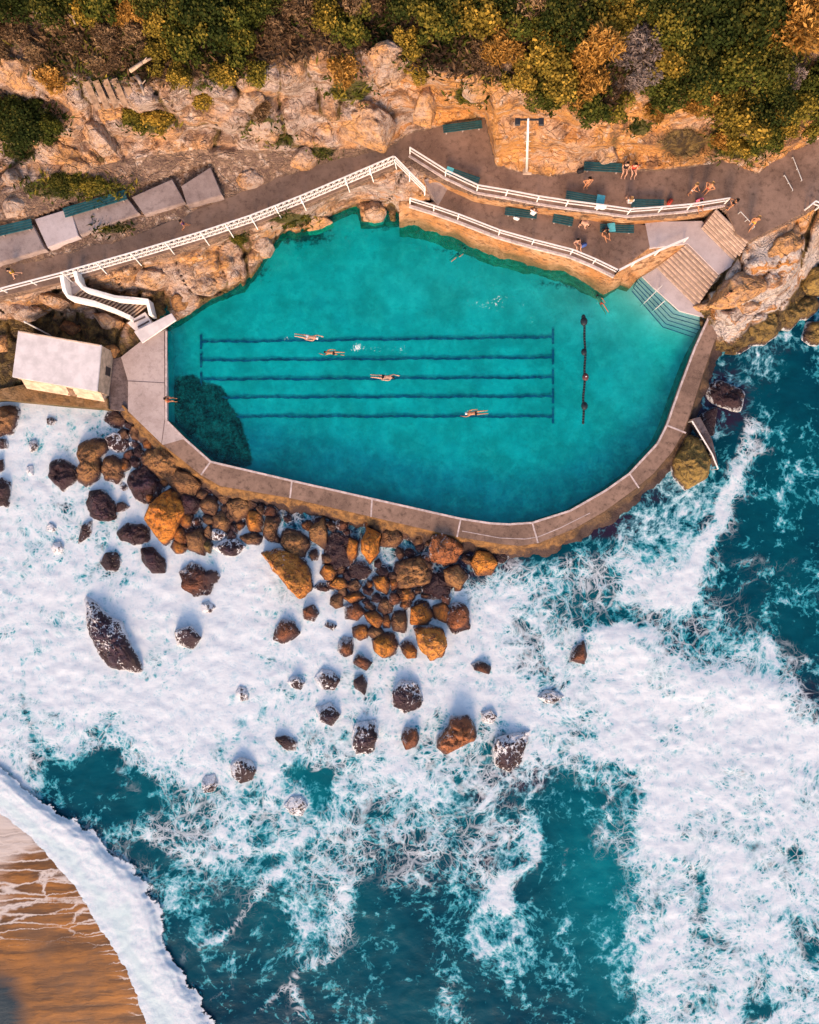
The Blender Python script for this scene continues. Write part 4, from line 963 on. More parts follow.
# ================================================================== white stair on the left
def left_stair():
    o = W(100, 300, 1.4)
    e = empty('staircase', o, 'narrow stair between white parapets zigzagging from the cliff path to the pool deck', 'stairs'); inv = Matrix.Translation(-o)
    def parapet(pl):
        bm = bmesh.new(); P_ = [W(x, y, z) for x, y, z in pl]
        n = len(P_); L_, R_ = [], []
        for i, p in enumerate(P_):
            t = (P_[min(i+1, n-1)] - P_[max(i-1, 0)]); t.z = 0; t.normalize(); m = Vector((-t.y, t.x, 0)) * .15
            L_.append(p + m); R_.append(p - m)
        rows = []
        for l, r_ in zip(L_, R_): rows.append([bm.verts.new(l), bm.verts.new(r_), bm.verts.new(r_ - Vector((0, 0, 1.3))), bm.verts.new(l - Vector((0, 0, 1.3)))])
        for a, b in zip(rows[:-1], rows[1:]):
            for k in range(4): bm.faces.new((a[k], a[(k+1) % 4], b[(k+1) % 4], b[k]))
        bm.faces.new(rows[0][::-1]); bm.faces.new(rows[-1])
        bmesh.ops.recalc_face_normals(bm, faces=bm.faces)
        bmesh.ops.bevel(bm, geom=[x for x in bm.edges], offset=.03, segments=1, affect='EDGES')
        bm.transform(inv); obj('parapet', bm, M['white_paint'], e)
    parapet([(61,275,6.5),(64,290,6.1),(68,296.5,5.8),(93,302,4.7),(112,309,3.6),(130,317,2.6)])
    parapet([(74.5,271,6.5),(77,281,6.3),(83,288,5.9),(115,297,4.3),(132,298.5,3.5),(147,300,3.0),(150.5,315,2.5)])
    bm = bmesh.new()
    Ta, Tb, Ba, Bb = W(74, 296, 5), W(82, 289, 5), W(132, 317, 1.6), W(147, 305, 1.6)
    n = 16
    for i in range(n):
        t0, t1 = i / n, (i + 1) / n; z = 5.0 - 3.5 * t1
        prism_pts(bm, [(p.x, p.y) for p in (Ta.lerp(Ba, t0), Tb.lerp(Bb, t0), Tb.lerp(Bb, t1), Ta.lerp(Ba, t1))], z, z - 1.2)
    bm.transform(inv); obj('steps', bm, M['terrace_concrete'], e)
    bm = bmesh.new()
    for i in range(n + 1):
        t = i / n; z = 5.0 - 3.5 * t + .02; a, b = Ta.lerp(Ba, t), Tb.lerp(Bb, t)
        bar(bm, (a.x, a.y, z), (b.x, b.y, z), .10, .06)
    bm.transform(inv); obj('step_edge', bm, M['wall_white'], e)
    bm = bmesh.new()
    Ta, Tb, Ba, Bb = W(61, 274, ZP), W(75, 271, ZP), W(68, 297, 5), W(82, 290, 5)
    for i in range(3):
        t0, t1 = i / 3, (i + 1) / 3; z = ZP - .45 * t1 + .02
        prism_pts(bm, [(p.x, p.y) for p in (Ta.lerp(Ba, t0), Tb.lerp(Bb, t0), Tb.lerp(Bb, t1), Ta.lerp(Ba, t1))], z, z - 1.2)
    bm.transform(inv); obj('upper_steps', bm, M['deck_concrete'], e)
    bm = bmesh.new()
    prism_pts(bm, [xy(*p, 1.62) for p in [(127,323),(145,312),(153,324),(141,336)]], 1.62, .9); bm.transform(inv); obj('bottom_landing', bm, M['roof_white'], e)
    bm = bmesh.new()
    bar(bm, W(134, 322, 1.66), W(145, 317, 1.66), .12, .05); bar(bm, W(138, 327, 1.66), W(149, 321, 1.66), .12, .05); bm.transform(inv); obj('step_edge', bm, M['wet_concrete'], e)
    s = bmesh.new(); prism_pts(s, [xy(*p, 2.1) for p in [(134,331.5),(171.5,313),(176,320),(142,343)]], 2.1, 1.86)
    bmesh.ops.bevel(s, geom=[x for x in s.edges], offset=.03, segments=1, affect='EDGES')
    s = obj('concrete_table', s, M['roof_white']); tag(s, 'white concrete slab on two blocks at the pool edge below the white stair', 'slab')
    for (x, y) in ((143, 335), (166, 322)):
        bm = bmesh.new(); p = W(x, y, 1.63); box(bm, (p.x, p.y, 1.62), (.5, .35, .46), rz=R(26)); obj('support', bm, M['roof_white'], s)
left_stair()

# ================================================================== viewing slabs and benches on the left
for pl, z, mt, lab in [([(-60,252),(33,225),(45,249),(-60,280)], 6.3, 'slab_concrete', 'rough grey viewing slab cut by the left frame edge'),
        ([(34.5,219),(70.5,208),(78.5,236),(47.5,247.5)], 6.34, 'pale_concrete', 'smooth pale slab between the two teal benches on the left'),
        ([(71.5,214),(126,196.5),(139,213),(80,235)], 6.28, 'slab_concrete', 'grey slab with the longer teal bench along its back edge'),
        ([(131.5,197),(172,179),(185,202),(144,214.5)], 6.3, 'slab_concrete', 'fourth grey slab from the left, next to the last one'),
        ([(181,186),(210.5,167),(222,195),(187,204.5)], 6.36, 'slab_concrete', 'rightmost square slab of the row above the cliff path')]:
    o = prism('concrete_slab', pl, z, 5.0, M[mt], bevel=.04); tag(o, lab, 'slab', 'concrete slabs above the cliff path')
def bench(a, b, z, label, width=.62, mat='bench_teal', h=.45):
    A, B = W(*a, z + h), W(*b, z + h); d = (B - A); L = d.length; c = (A + B) / 2
    e = empty('bench', (c.x, c.y, z), label, 'bench', 'long dark teal benches', math.atan2(d.y, d.x))
    n = 4; g = .03; sw = (width - g * (n - 1)) / n
    bm = bmesh.new()
    for i in range(n): box(bm, (0, -width / 2 + sw / 2 + i * (sw + g), h), (L, sw, .06), bevel=.008)
    obj('seat', bm, M[mat], e)
    for s in [-.42, 0, .42] if L > 3 else [-.38, .38]:
        bm = bmesh.new(); box(bm, (s * L, 0, h / 2 - .017), (.12, width * .8, h - .034)); obj('leg', bm, M['slab_concrete'], e)
bench((64,213),(126,194.5), 6.28, 'long teal bench along the back of the third slab on the left', .75)
bench((-30,238),(32,223.5), 6.3, 'teal bench at the left frame edge on the rough slab', .75)
bench((447,170.5),(479,181.5), ZP, 'bench close behind the upper fence near its left end, with something pale on it')
bench((443,129),(482,124), ZP, 'dark bench in the shaded alcove at the foot of the cliff')
bench((584,166),(622,168), ZP, 'dark bench in shade against the foot of the cliff, two people on it', .7)
bench((566,194.5),(604,201), ZP, 'bench behind the upper fence with a teal towel on its right end')
bench((631,203),(664,203.5), ZP, 'bench behind the upper fence with a person in white at its left end')
bench((505,211),(537,215), ZL, 'bench under the upper wall on the lower terrace with a ring shaped pale figure')
bench((553,218),(573,222), ZL, 'short teal bench under the upper wall beside the bent over person', .7)
bench((600,228),(634,229), ZL, 'teal bench at the right end of the lower terrace with a pale towel', .65)

# sleepers of a broken timber retaining row
e = empty('timber_steps', W(115, 96, ground(115, 96)), 'row of weathered timber planks leaning on the slope at the upper left', 'timber steps')
for i in range(6):
    p = W(93 + i * 9.2, 96 - i * 1.0, ground(115, 92) + .55) - e.location
    bm = bmesh.new(); bar(bm, p + Vector((.25, -.75, -.4)), p + Vector((-.25, .7, .55)), .42, .12); obj('plank', bm, M['timber'], e)
for (a, b, r, lab) in [((33,9),(43,25),.17,'pale dead log lying in the scrub near the upper left corner'), ((69,14),(75,24),.1,'short pale stick in the scrub right of the big dead log'), ((130,71),(152,58),.14,'fallen pale branch on the dry slope left of the green bushes'), ((137,76),(144,95),.13,'pale stump leaning beside the timber planks')]:
    z = max(ground(*a), ground(*b)) + .7
    bm = bmesh.new(); A, B = W(*a, z), W(*b, z + .3); m_ = A.lerp(B, .55) + Vector((.08, .05, .1))
    tube(bm, A, m_, r, r * .85); tube(bm, m_, B, r * .85, r * .5); tube(bm, m_, m_ + Vector((.35, .2, .25)), r * .4, r * .2)
    tag(obj('log', bm, M['driftwood'], smooth=True), lab, 'log', 'dead wood on the slope')

# ================================================================== light pole
b = W(527, 171, ZP)
e = empty('light_pole', b, 'tall pale light pole with a crossbar standing at the foot of the cliff', 'light pole')
bm = bmesh.new(); tube(bm, (0, 0, -.2), (-1.15, -.05, 8.4), .11, .07, 12); obj('pole', bm, M['white_paint'], e, True)
bm = bmesh.new(); bar(bm, (-1.85, -.05, 8.3), (-.25, -.05, 8.3), .10, .12); obj('crossbar', bm, M['dark_metal'], e)
for x in (-1.85, -.25):
    bm = bmesh.new(); box(bm, (x, -.2, 8.28), (.36, .5, .16), bevel=.03); obj('lamp_head', bm, M['dark_metal'], e)
for z in (2.2, 3.6, 5.0, 6.4):
    bm = bmesh.new(); tube(bm, (-.22 - z * .137, 0, z), (.24 - z * .137, 0, z), .02); obj('rung', bm, M['pale_metal'], e)
bm = bmesh.new(); box(bm, (0, 0, .06), (.7, .6, .12), bevel=.03); obj('base_plate', bm, M['wall_white'], e)

# ================================================================== rope with floats in the pool
a, b_ = W(583.5, 317, 1.04), W(584.5, 424, 1.04)
e = empty('float_rope', a, 'dark rope with four floats stretched across the pool right of the lane lines', 'rope')
bm = bmesh.new(); pr = None
for i in range(41):
    t = i / 40; p = a.lerp(b_, t) + Vector((.10 * math.sin(t * 5) + .03 * math.sin(t * 23), 0, .02)) - a
    if pr is not None: tube(bm, pr, p, .10, seg=6)
    pr = p
obj('rope', bm, M['rope_dark'], e, True)
for (x, y, m_, r) in [(584, 321.5, 'rope_dark', .30), (584, 352, 'rope_dark', .24), (585.5, 377, 'float_red', .27), (584.5, 406, 'rope_dark', .28), (583.5, 317, 'rope_dark', .18)]:
    p = W(x, y, 1.08) - a; bm = bmesh.new()
    bmesh.ops.create_uvsphere(bm, u_segments=14, v_segments=8, radius=r, matrix=Matrix.Translation(p) @ Matrix.Diagonal((1.0, 1.25, .75, 1)))
    f = obj('float', bm, M[m_], e, True)
    bm = bmesh.new(); tube(bm, p + Vector((0, 0, r * .6)), p + Vector((0, 0, r * .6 + .12)), .05); obj('cap', bm, M['cap_white'] if m_ == 'float_red' else M['rope_dark'], f)

# ================================================================== boulders
def rock(label, cx, cy, a=None, b=None, ang=0, mt='B', poly=None, h=None, z0=0., seed=0, angular=.88, name='boulder', group='boulders in the surf below the pool', low=False, cat='rock'):
    rg = np.random.default_rng(seed * 13 + int(cx * 7 + cy * 31))
    S = (H - .5 - z0) / F
    poly_auto = poly is None
    if poly is None:
        n = 14; th = np.sort(rg.uniform(0, 2 * math.pi, n) * .25 + np.linspace(0, 2 * math.pi, n, False) * 1.0)
        rr = 1 + rg.normal(0, .085, n)
        ca, sa = math.cos(R(ang)), math.sin(R(ang))
        # superellipse outline, boxy like broken sandstone
        ex = rg.uniform(.62, .95)
        X = np.sign(np.cos(th)) * np.abs(np.cos(th)) ** ex * a * rr; Y = np.sign(np.sin(th)) * np.abs(np.sin(th)) ** ex * b * rr
        poly = [(cx + x * ca - y * sa, cy + x * sa + y * ca) for x, y in zip(X, Y)]
    P_ = np.array(poly, float); cen = np.array([cx, cy], float)
    size = math.sqrt(max(1e-6, abs(np.sum(P_[:, 0] * np.roll(P_[:, 1], -1) - np.roll(P_[:, 0], -1) * P_[:, 1])) / 2)) * S / 1.77
    if h is None: h = min(1.7, max(.3, .66 * size + .2)) * (.55 if low else 1)
    nt = 26 if size < .7 else (48 if size < 1.5 else 72); nr = 9 if size < .7 else (14 if size < 1.5 else 20)
    th = np.linspace(0, 2 * math.pi, nt, False); rad = np.zeros(nt)
    for i, t in enumerate(th):
        dx, dy = math.cos(t), math.sin(t); best = 0
        for j in range(len(P_)):
            x1, y1 = P_[j] - cen; x2, y2 = P_[(j + 1) % len(P_)] - cen
            ex_, ey_ = x2 - x1, y2 - y1; den = dx * ey_ - dy * ex_
            if abs(den) < 1e-9: continue
            s = (x1 * ey_ - y1 * ex_) / den; q = (x1 * dy - y1 * dx) / den
            if s > 0 and -1e-6 <= q <= 1 + 1e-6: best = max(best, s)
        rad[i] = best
    k = np.array([.25, .5, .25]); rad = k[0] * np.roll(rad, 1) + k[1] * rad + k[2] * np.roll(rad, -1)
    if angular >= .5:
        # broken stone: convex block with flat faces, its edges worn
        bm = bmesh.new(); pts = []
        m_ = int(rg.integers(5, 8)) if poly_auto else max(8, min(12, len(P_)))
        sel = np.linspace(0, nt, m_, False).astype(int)
        tilt = rg.uniform(0, 2 * math.pi); tl = rg.uniform(.12, .42)
        for i in sel:
            t = th[i]; r_ = rad[i] * S
            for k, zz in ((1.0, -1.0), (1.0, h * rg.uniform(.05, .38)), (rg.uniform(.62, .95), h * rg.uniform(.5, .9))):
                x, y = math.cos(t) * r_ * k, -math.sin(t) * r_ * k
                if zz > 0: zz *= 1 - tl * (x * math.cos(tilt) + y * math.sin(tilt)) / max(size, .2)
                if k == 1.0 or rg.random() < .6: pts.append((x, y, zz))
        for _ in range(4):
            i = rg.integers(0, nt); k = rg.uniform(.05, .5); x, y = math.cos(th[i]) * rad[i] * S * k, -math.sin(th[i]) * rad[i] * S * k
            pts.append((x, y, h * rg.uniform(.85, 1.05) * (1 - tl * (x * math.cos(tilt) + y * math.sin(tilt)) / max(size, .2))))
        for p in pts: bm.verts.new(p)
        r_ = bmesh.ops.convex_hull(bm, input=bm.verts)
        bmesh.ops.delete(bm, geom=list({v for kk in ('geom_interior', 'geom_unused') for v in r_[kk] if isinstance(v, bmesh.types.BMVert)}), context='VERTS')
        bmesh.ops.dissolve_limit(bm, angle_limit=R(9), verts=bm.verts, edges=bm.edges)
        bmesh.ops.bevel(bm, geom=list(bm.edges), offset=min(.06, .045 * size), segments=2, affect='EDGES', clamp_overlap=True)
        bmesh.ops.triangulate(bm, faces=bm.faces)
        target = .16 if size > .8 else .11
        for _ in range(3):
            le_ = [e for e in bm.edges if e.calc_length() > target * 2]
            if le_: bmesh.ops.subdivide_edges(bm, edges=le_, cuts=1); bmesh.ops.triangulate(bm, faces=bm.faces)
        bm.normal_update()
        C_ = np.array([v.co[:] for v in bm.verts]); N_ = np.array([v.normal[:] for v in bm.verts])
        am = (.04 * min(size, 1.5) + .015) * (1.9 if size > 1.25 else 1)
        dsp = am * (fbm(C_[:, 0] * 1.1 + cx, C_[:, 1] * 1.1 + cy, C_[:, 2] * 2.4, 4) * 1.2 + .5 * np.abs(fbm(C_[:, 0] * 3 + cx, C_[:, 1] * 3, C_[:, 2] * 4, 3)))
        for v, n_, q in zip(bm.verts, N_, dsp): v.co += Vector(n_) * float(q)
        base = W(cx, cy, z0 + h * .35)
        me = bpy.data.meshes.new(name); bm.to_mesh(me); bm.free()
        me.polygons.foreach_set('use_smooth', [True] * len(me.polygons)); me.set_sharp_from_angle(angle=R(24))
        o = link(name, me, M[MT[mt]]); o.location = (base.x, base.y, z0)
        return tag(o, label, cat, group)
    base = W(cx, cy, z0 + h * .35)
    ts = np.linspace(0, 1, nr) ** .8
    rows = []
    pls = [(rg.uniform(0, 2 * math.pi), rg.uniform(.35, 1.7), rg.uniform(.62, 1.3)) for _ in range(9)]
    for t in ts:
        x = np.cos(th) * rad * t * S; y = -np.sin(th) * rad * t * S
        round_ = h * (1 - t ** 2.6) ** .75
        zz = np.full(nt, h * 1.02)
        for (pa, sl, off) in pls: zz = np.minimum(zz, h * off - sl * (x * math.cos(pa) + y * math.sin(pa)) * h / max(size, .3) * .75)
        zz = np.minimum(zz, h * (1 - t ** 5) * 1.0 + .02)
        z = round_ * (1 - angular) + np.maximum(zz, round_ * .45) * angular
        nz = fbm(x / max(size, .5) * 1.3 + seed * 3.1 + cx, y / max(size, .5) * 1.3 + cy, t * .4, 4)
        nz2 = fbm(x * 1.9 + cx, y * 1.9 + seed, t * .4 + 5, 3)
        z = z + (.2 * min(size, 1.6) * nz + .16 * min(size, 1.2) * nz2) * (1 - t ** 4)
        m_ = 1 + .06 * nz + .03 * nz2
        rows.append(np.stack([x * m_, y * m_, np.maximum(z, 0) * 1.0], -1))
    for t, dz in ((1.05, -.25), (1.02, -1.1)): rows.append(np.stack([np.cos(th) * rad * t * S, -np.sin(th) * rad * t * S, np.full(nt, dz)], -1))
    rows[0][:] = rows[0].mean(0)
    co = np.concatenate(rows); nr2 = len(rows); idx = np.arange(nr2 * nt).reshape(nr2, nt)
    nx = np.roll(idx, -1, 1)
    fc = np.stack([idx[:-1], nx[:-1], nx[1:], idx[1:]], -1).reshape(-1, 4)
    me = bpy.data.meshes.new(name); me.from_pydata(co.tolist(), [], fc.tolist())
    bm = bmesh.new(); bm.from_mesh(me); bmesh.ops.remove_doubles(bm, verts=bm.verts, dist=.004); bmesh.ops.recalc_face_normals(bm, faces=bm.faces); bm.to_mesh(me); bm.free()
    me.polygons.foreach_set('use_smooth', [True] * len(me.polygons)); me.set_sharp_from_angle(angle=R(27))
    o = link(name, me, M[MT[mt]]); o.location = (base.x, base.y, z0)
    return tag(o, label, cat, group)
MT = dict(G='rock_golden', B='rock_brown', W='rock_wine', F='rock_foamy', R='rock_red', Y='rock_goldfoam', O='rock_olive', S='rock_sand', D='rock_weed')
def px(s, ox, oy, *pts): return [(ox + x / s, oy + y / s) for x, y in pts]
ROCKS = [
 # label, cx, cy, a, b, ang, material, extras
 ('big rounded brown boulder in the upper left foam, cut by the left frame edge', 5, 420, 15, 17, 0, 'B', dict(angular=.15)),
 ('small wine dark stone just below the big rounded boulder at the left edge', 2, 444, 6, 6, 0, 'W', {}),
 ('small dark stone at the left frame edge halfway between two larger ones', 0, 466, 4, 9, 0, 'W', {}),
 ('wine dark rounded boulder cut by the left frame edge, lowest of those there', 2, 493, 8, 15, 0, 'W', dict(angular=.25)),
 ('purplish wet boulder left of the tall brown boulder, standing clear in foam', 61, 474, 15, 17, 20, 'W', dict(angular=.4)),
 ('tall brown boulder made of two rounded lobes, pool side of the purplish one', 88, 461, 15, 26, 12, 'B', dict(poly=px(4,0,400,(310,175),(345,155),(400,145),(435,165),(430,205),(400,225),(402,290),(385,325),(345,348),(300,330),(300,285),(315,250),(298,215)), angular=.2)),
 ('round brown boulder touching the right side of the tall two lobed boulder', 113, 469, 12, 14, 0, 'B', dict(angular=.3)),
 ('large dark brown pointed boulder below the two lobed boulder', 101, 505, 16, 19, -20, 'W', dict(poly=px(4,0,400,(345,375),(385,342),(430,375),(460,420),(465,480),(410,492),(365,470),(345,425)))),
 ('small flat dark stone at the right tip of the pointed brown boulder', 122, 507, 9, 5, -10, 'W', {}),
 ('narrow dark wet rock trailing to the lower left of the pointed boulder', 85, 532, 6, 14, 25, 'W', dict(low=True)),
 ('smooth oval wine dark boulder alone in foam, split by a thin white line', 133, 533, 16, 11, 12, 'W', dict(angular=.15)),
 ('small rough dark rock alone in the foam, below the oval wine dark boulder', 111, 562, 12, 10, 10, 'W', {}),
 ('wedge shaped reddish brown boulder below the oval wine dark boulder', 152, 560, 19, 11, 52, 'W', dict(poly=px(4,0,400,(560,580),(590,575),(625,600),(665,650),(662,700),(605,695),(565,650)))),
 ('largest bright orange boulder, rugged and pitted, below the pool corner', 163, 515, 22, 26, 0, 'G', dict(poly=px(4,0,400,(640,365),(680,345),(690,380),(730,400),(745,440),(720,480),(700,550),(650,588),(610,540),(562,475),(590,420)), angular=.4, h=2.3)),
 ('small orange block right beside the largest orange boulder, uppermost of three', 188, 521, 7, 8, 0, 'G', {}),
 ('small orange block beside the largest orange boulder, middle of three', 181, 533, 8, 9, 10, 'G', {}),
 ('orange block at the foot of the largest orange boulder, lowest of three', 179, 547, 11, 8, 25, 'G', {}),
 ('squarish dull brown boulder right of the three small orange blocks', 198, 541, 11, 14, 15, 'B', {}),
 ('sloping purple rock slab above the largest orange boulder', 145, 482, 17, 20, -30, 'W', dict(angular=.3)),
 ('greyish purple wet rock under the deck corner', 117, 442, 13, 12, 0, 'F', {}),
 ('small pale grey wet stone between the deck corner and the brown rock mass', 134, 444, 6, 5, 0, 'F', {}),
 ('flat brown rock tucked under the edge of the pale deck corner', 116, 420, 17, 9, 25, 'B', dict(low=True)),
 ('small round brown stone against the sloping deck wall', 135, 430, 8, 8, 0, 'B', {}),
 ('broad brown rock mass filling the bend below the walkway corner', 162, 462, 24, 17, 40, 'B', dict(angular=.4)),
 ('jagged brown rock under the walkway, right of the broad brown rock mass', 186, 484, 15, 12, 30, 'B', {}),
 ('dark gap filling rock behind the largest orange boulder', 189, 503, 12, 13, 0, 'W', {}),
 ('tiny square dark stone in the foam below the shed ledge', 51, 421, 6, 4, 10, 'W', dict(low=True)),
 ('tiny dark stone in foam between the round brown boulder and the pointed one', 124, 487, 5, 4, 50, 'W', dict(low=True)),
 ('small dark stone in foam below the left part of the shed ledge', 33, 446, 5, 7, 20, 'F', dict(low=True)),
 ('round dark pebble like stone alone in the wide foam at left', 51, 528, 5, 5, 0, 'F', dict(low=True)),
 ('dark ragged stone just below the round dark stone in the wide foam at left', 57, 548, 6, 8, 15, 'F', dict(low=True)),
 ('tiny dark triangle of rock in the foam left of the purplish wet boulder', 30, 471, 4, 6, 0, 'F', dict(low=True)),
 ('long wine dark rock slab lying alone in white foam, streaked by foam lines', 112, 637, 0, 0, 0, 'F', dict(poly=px(3.15,40,520,(130,230),(165,250),(205,300),(255,325),(270,370),(295,425),(325,470),(300,488),(250,478),(210,470),(180,430),(150,370),(130,290)), h=1.6, angular=.35)),
 ('small dark rock half washed over by foam, right of the long dark slab', 187, 638, 13, 11, 10, 'F', {}),
 ('dark stone just breaking the foam under the pink washed rock', 208, 607, 9, 6, 15, 'F', dict(low=True)),
 ('rusty rock nearly buried by pinkish foam below the small orange blocks', 196, 580, 20, 13, 35, 'R', dict(low=True)),
 ('dark flat rock at the right end of the rusty foam covered rock', 211, 577, 8, 7, 20, 'W', {}),
 ('big orange brown boulder with a long pointed left tip and foam streaks', 291, 574, 0, 0, 0, 'Y', dict(poly=px(4,205,400,(195,605),(255,585),(340,600),(395,640),(430,710),(425,770),(395,805),(340,760),(285,695),(250,635)), h=2.0)),
 ('smooth brown slab leaning behind the pointed orange brown boulder', 294, 544, 17, 11, 38, 'B', dict(angular=.3)),
 ('upright brown boulder in the middle of the pile under the walkway', 319, 534, 10, 17, -8, 'B', {}),
 ('narrow dark brown boulder between two foam pockets under the walkway', 271, 527, 8, 15, 10, 'B', dict(angular=.3)),
 ('orange faced upright stone left of the narrow dark brown boulder', 255, 521, 8, 14, 5, 'G', {}),
 ('squarish brown boulder under the walkway left of the orange faced stone', 239, 509, 11, 13, -10, 'B', {}),
 ('small tan oval stone below the squarish brown boulder', 250, 539, 11, 6, 5, 'B', dict(angular=.2)),
 ('brown block in the left half of the pile, above the speckled purple rock', 221, 521, 10, 12, 10, 'B', {}),
 ('brown block highest on the left, right under the walkway bend', 209, 505, 10, 11, 0, 'B', {}),
 ('speckled purple rock washed by foam, left of the pointed orange boulder', 230, 547, 15, 9, -5, 'F', {}),
 ('greyish wet block just above the speckled purple rock', 219, 534, 9, 8, 20, 'F', {}),
 ('small dark stone squeezed beside the squarish brown boulder', 234, 529, 4, 7, 0, 'W', {}),
 ('olive brown stone at the left end of the pile beside the dull brown boulder', 207, 545, 6, 9, 10, 'O', {}),
 ('narrow bright orange slab standing left of a dark cleft', 352, 549, 6, 16, 5, 'G', {}),
 ('tall bright orange slab standing right of a dark cleft', 372, 545, 9, 19, -3, 'G', dict(h=2.2)),
 ('dark wet rock sunk behind the two orange slabs', 339, 551, 15, 20, 0, 'W', dict(low=True)),
 ('dark low rock filling the cleft below the two orange slabs', 358, 571, 14, 9, 0, 'W', dict(low=True)),
 ('grey brown rock right of the tall orange slab, under the walkway', 392, 537, 12, 14, 0, 'B', {}),
 ('orange cube like stone at the left of the small stones', 329, 573, 9, 8, 20, 'G', {}),
 ('dull brown stone just above the orange cube like stone', 329, 559, 8, 8, 0, 'B', {}),
 ('orange brown stone right below the orange cube like stone', 340, 585, 10, 7, 15, 'G', {}),
 ('thin flat orange stone pointing left under the orange cube like stone', 323, 588, 12, 4, 12, 'G', dict(low=True)),
 ('small dark brown stone in the middle of the small stones', 354, 586, 7, 6, -20, 'B', {}),
 ('flat orange stone in the middle of the small stones', 354, 597, 12, 6, -8, 'G', {}),
 ('small wine dark stone right of the flat orange stone', 368, 590, 6, 6, 0, 'W', {}),
 ('orange elongated stone lying on a slant right of the foam pocket', 382, 584, 12, 8, 50, 'G', {}),
 ('narrow orange stone right of the slanting orange stone', 395, 583, 6, 9, -5, 'G', {}),
 ('round orange stone right of the two slim orange stones', 407, 595, 8, 9, 0, 'G', dict(angular=.3)),
 ('small brown stone at the lower left of the flat orange stone', 337, 601, 7, 8, 0, 'B', {}),
 ('tiny dark stone below the right end of the flat orange stone', 367, 602, 5, 4, 0, 'W', {}),
 ('dark brown stone below the slanting orange stone', 385, 606, 8, 9, 20, 'B', {}),
 ('big round brown boulder right of centre in the pile', 414, 573, 18, 17, 0, 'B', dict(angular=.35)),
 ('tan stone sitting above the big round brown boulder', 418, 540, 7, 8, 0, 'B', {}),
 ('large angular rusty boulder right under the walkway joint', 445, 549, 0, 0, 0, 'R', dict(poly=[(428,538),(440,530),(452,534),(462,545),(466,556),(450,566),(430,562)], h=2.2)),
 ('bright orange boulder at the right end of the pile by the dark water', 484, 563, 14, 12, 10, 'G', {}),
 ('brown block below the large angular rusty boulder', 455, 576, 13, 12, 0, 'B', {}),
 ('dark wet rock between the round brown boulder and the orange end boulder', 436, 586, 16, 14, 0, 'W', dict(low=True)),
 ('low dark rock behind the bright orange end boulder, at the wall foot', 500, 555, 14, 9, -10, 'W', dict(low=True)),
 ('rusty wedge stone in the lower centre of the small stones', 354, 612, 11, 10, -15, 'R', {}),
 ('long orange stone slanting beside the rusty wedge stone', 374, 619, 13, 7, 38, 'G', {}),
 ('orange cube below the long slanting orange stone', 361, 632, 8, 9, 0, 'G', {}),
 ('brown stone leaning on the right of the orange cube', 375, 632, 8, 7, 10, 'B', {}),
 ('upright dark brown stone left of the orange stone cluster at lower right', 399, 621, 8, 13, 0, 'B', {}),
 ('square orange boulder lowest in the middle of the pile', 385, 645, 13, 12, 8, 'G', {}),
 ('small orange triangle of rock beside the lowest square orange boulder', 408, 650, 10, 7, 50, 'G', {}),
 ('reddish stone standing at the edge of the foam below the orange cube', 346, 647, 8, 10, 10, 'R', {}),
 ('reddish flat stone pointing down right at the edge of the foam', 362, 663, 13, 6, 28, 'R', {}),
 ('small red brown stone alone in foam below the pointed orange boulder', 311, 614, 8, 9, 30, 'R', {}),
 ('thin dark sliver of rock alone in the foam', 330, 626, 9, 3, 25, 'W', dict(low=True)),
 ('rusty rock half buried in foam at the left of the thin sliver', 285, 633, 13, 12, -30, 'R', {}),
 ('large orange foam streaked boulder pointing down, lowest right of the pile', 430, 645, 0, 0, 0, 'Y', dict(poly=px(2.73,220,460,(518,470),(550,450),(590,455),(628,470),(612,530),(595,562),(560,535)), h=2.0)),
 ('orange boulder on top of the downward pointing one, left of the two', 423, 615, 13, 12, 0, 'G', {}),
 ('orange boulder on top of the downward pointing one, right of the two', 442, 612, 10, 11, 0, 'G', {}),
 ('dark red boulder at the right flank of the orange cluster', 457, 617, 11, 15, -20, 'R', {}),
 ('small brown rock with a wake of foam right of the pile', 481, 667, 11, 6, 22, 'R', {}),
 ('two pronged purple rock washed with foam below the pile', 328, 680, 13, 10, 40, 'F', {}),
 ('small purple rock left of the two pronged purple rock', 296, 683, 9, 6, 25, 'F', {}),
 ('narrow dark diamond of rock right of the two pronged purple rock', 360, 684, 7, 11, -10, 'W', {}),
 ('faint rock just under the foam at the far left of the foamy rocks', 242, 694, 6, 8, -20, 'F', dict(low=True)),
 ('purple rock crossed by foam threads left of centre in the surf', 327, 715, 12, 17, -35, 'F', {}),
 ('narrow blackish rock in turquoise foam', 287, 743, 12, 8, 38, 'W', dict(low=True)),
 ('tall foam threaded purple rock in the middle of the surf', 365, 738, 13, 19, 18, 'F', {}),
 ('angular purple rock with foam threads, upper one in the centre of the surf', 406, 698, 15, 16, 0, 'F', {}),
 ('small red brown wedge below the angular purple rock', 411, 739, 9, 13, -15, 'R', dict(h=.9)),
 ('foam threaded dark rock farthest to the lower left in the surf', 243, 771, 12, 14, -25, 'F', {}),
 ('blackish rounded rock at the left of the foam threaded lower left rock', 209, 784, 8, 9, 0, 'F', dict(low=True)),
 ('rock just under lacy foam below the turquoise pool of water', 296, 806, 14, 9, 0, 'F', dict(h=.28)),
 ('biggest red brown boulder out in the surf, foam on its lower left', 458, 735, 0, 0, 0, 'R', dict(poly=px(4,410,608,(105,570),(110,520),(150,480),(160,440),(235,433),(270,490),(270,535),(200,565),(140,600)), h=1.9, angular=.4)),
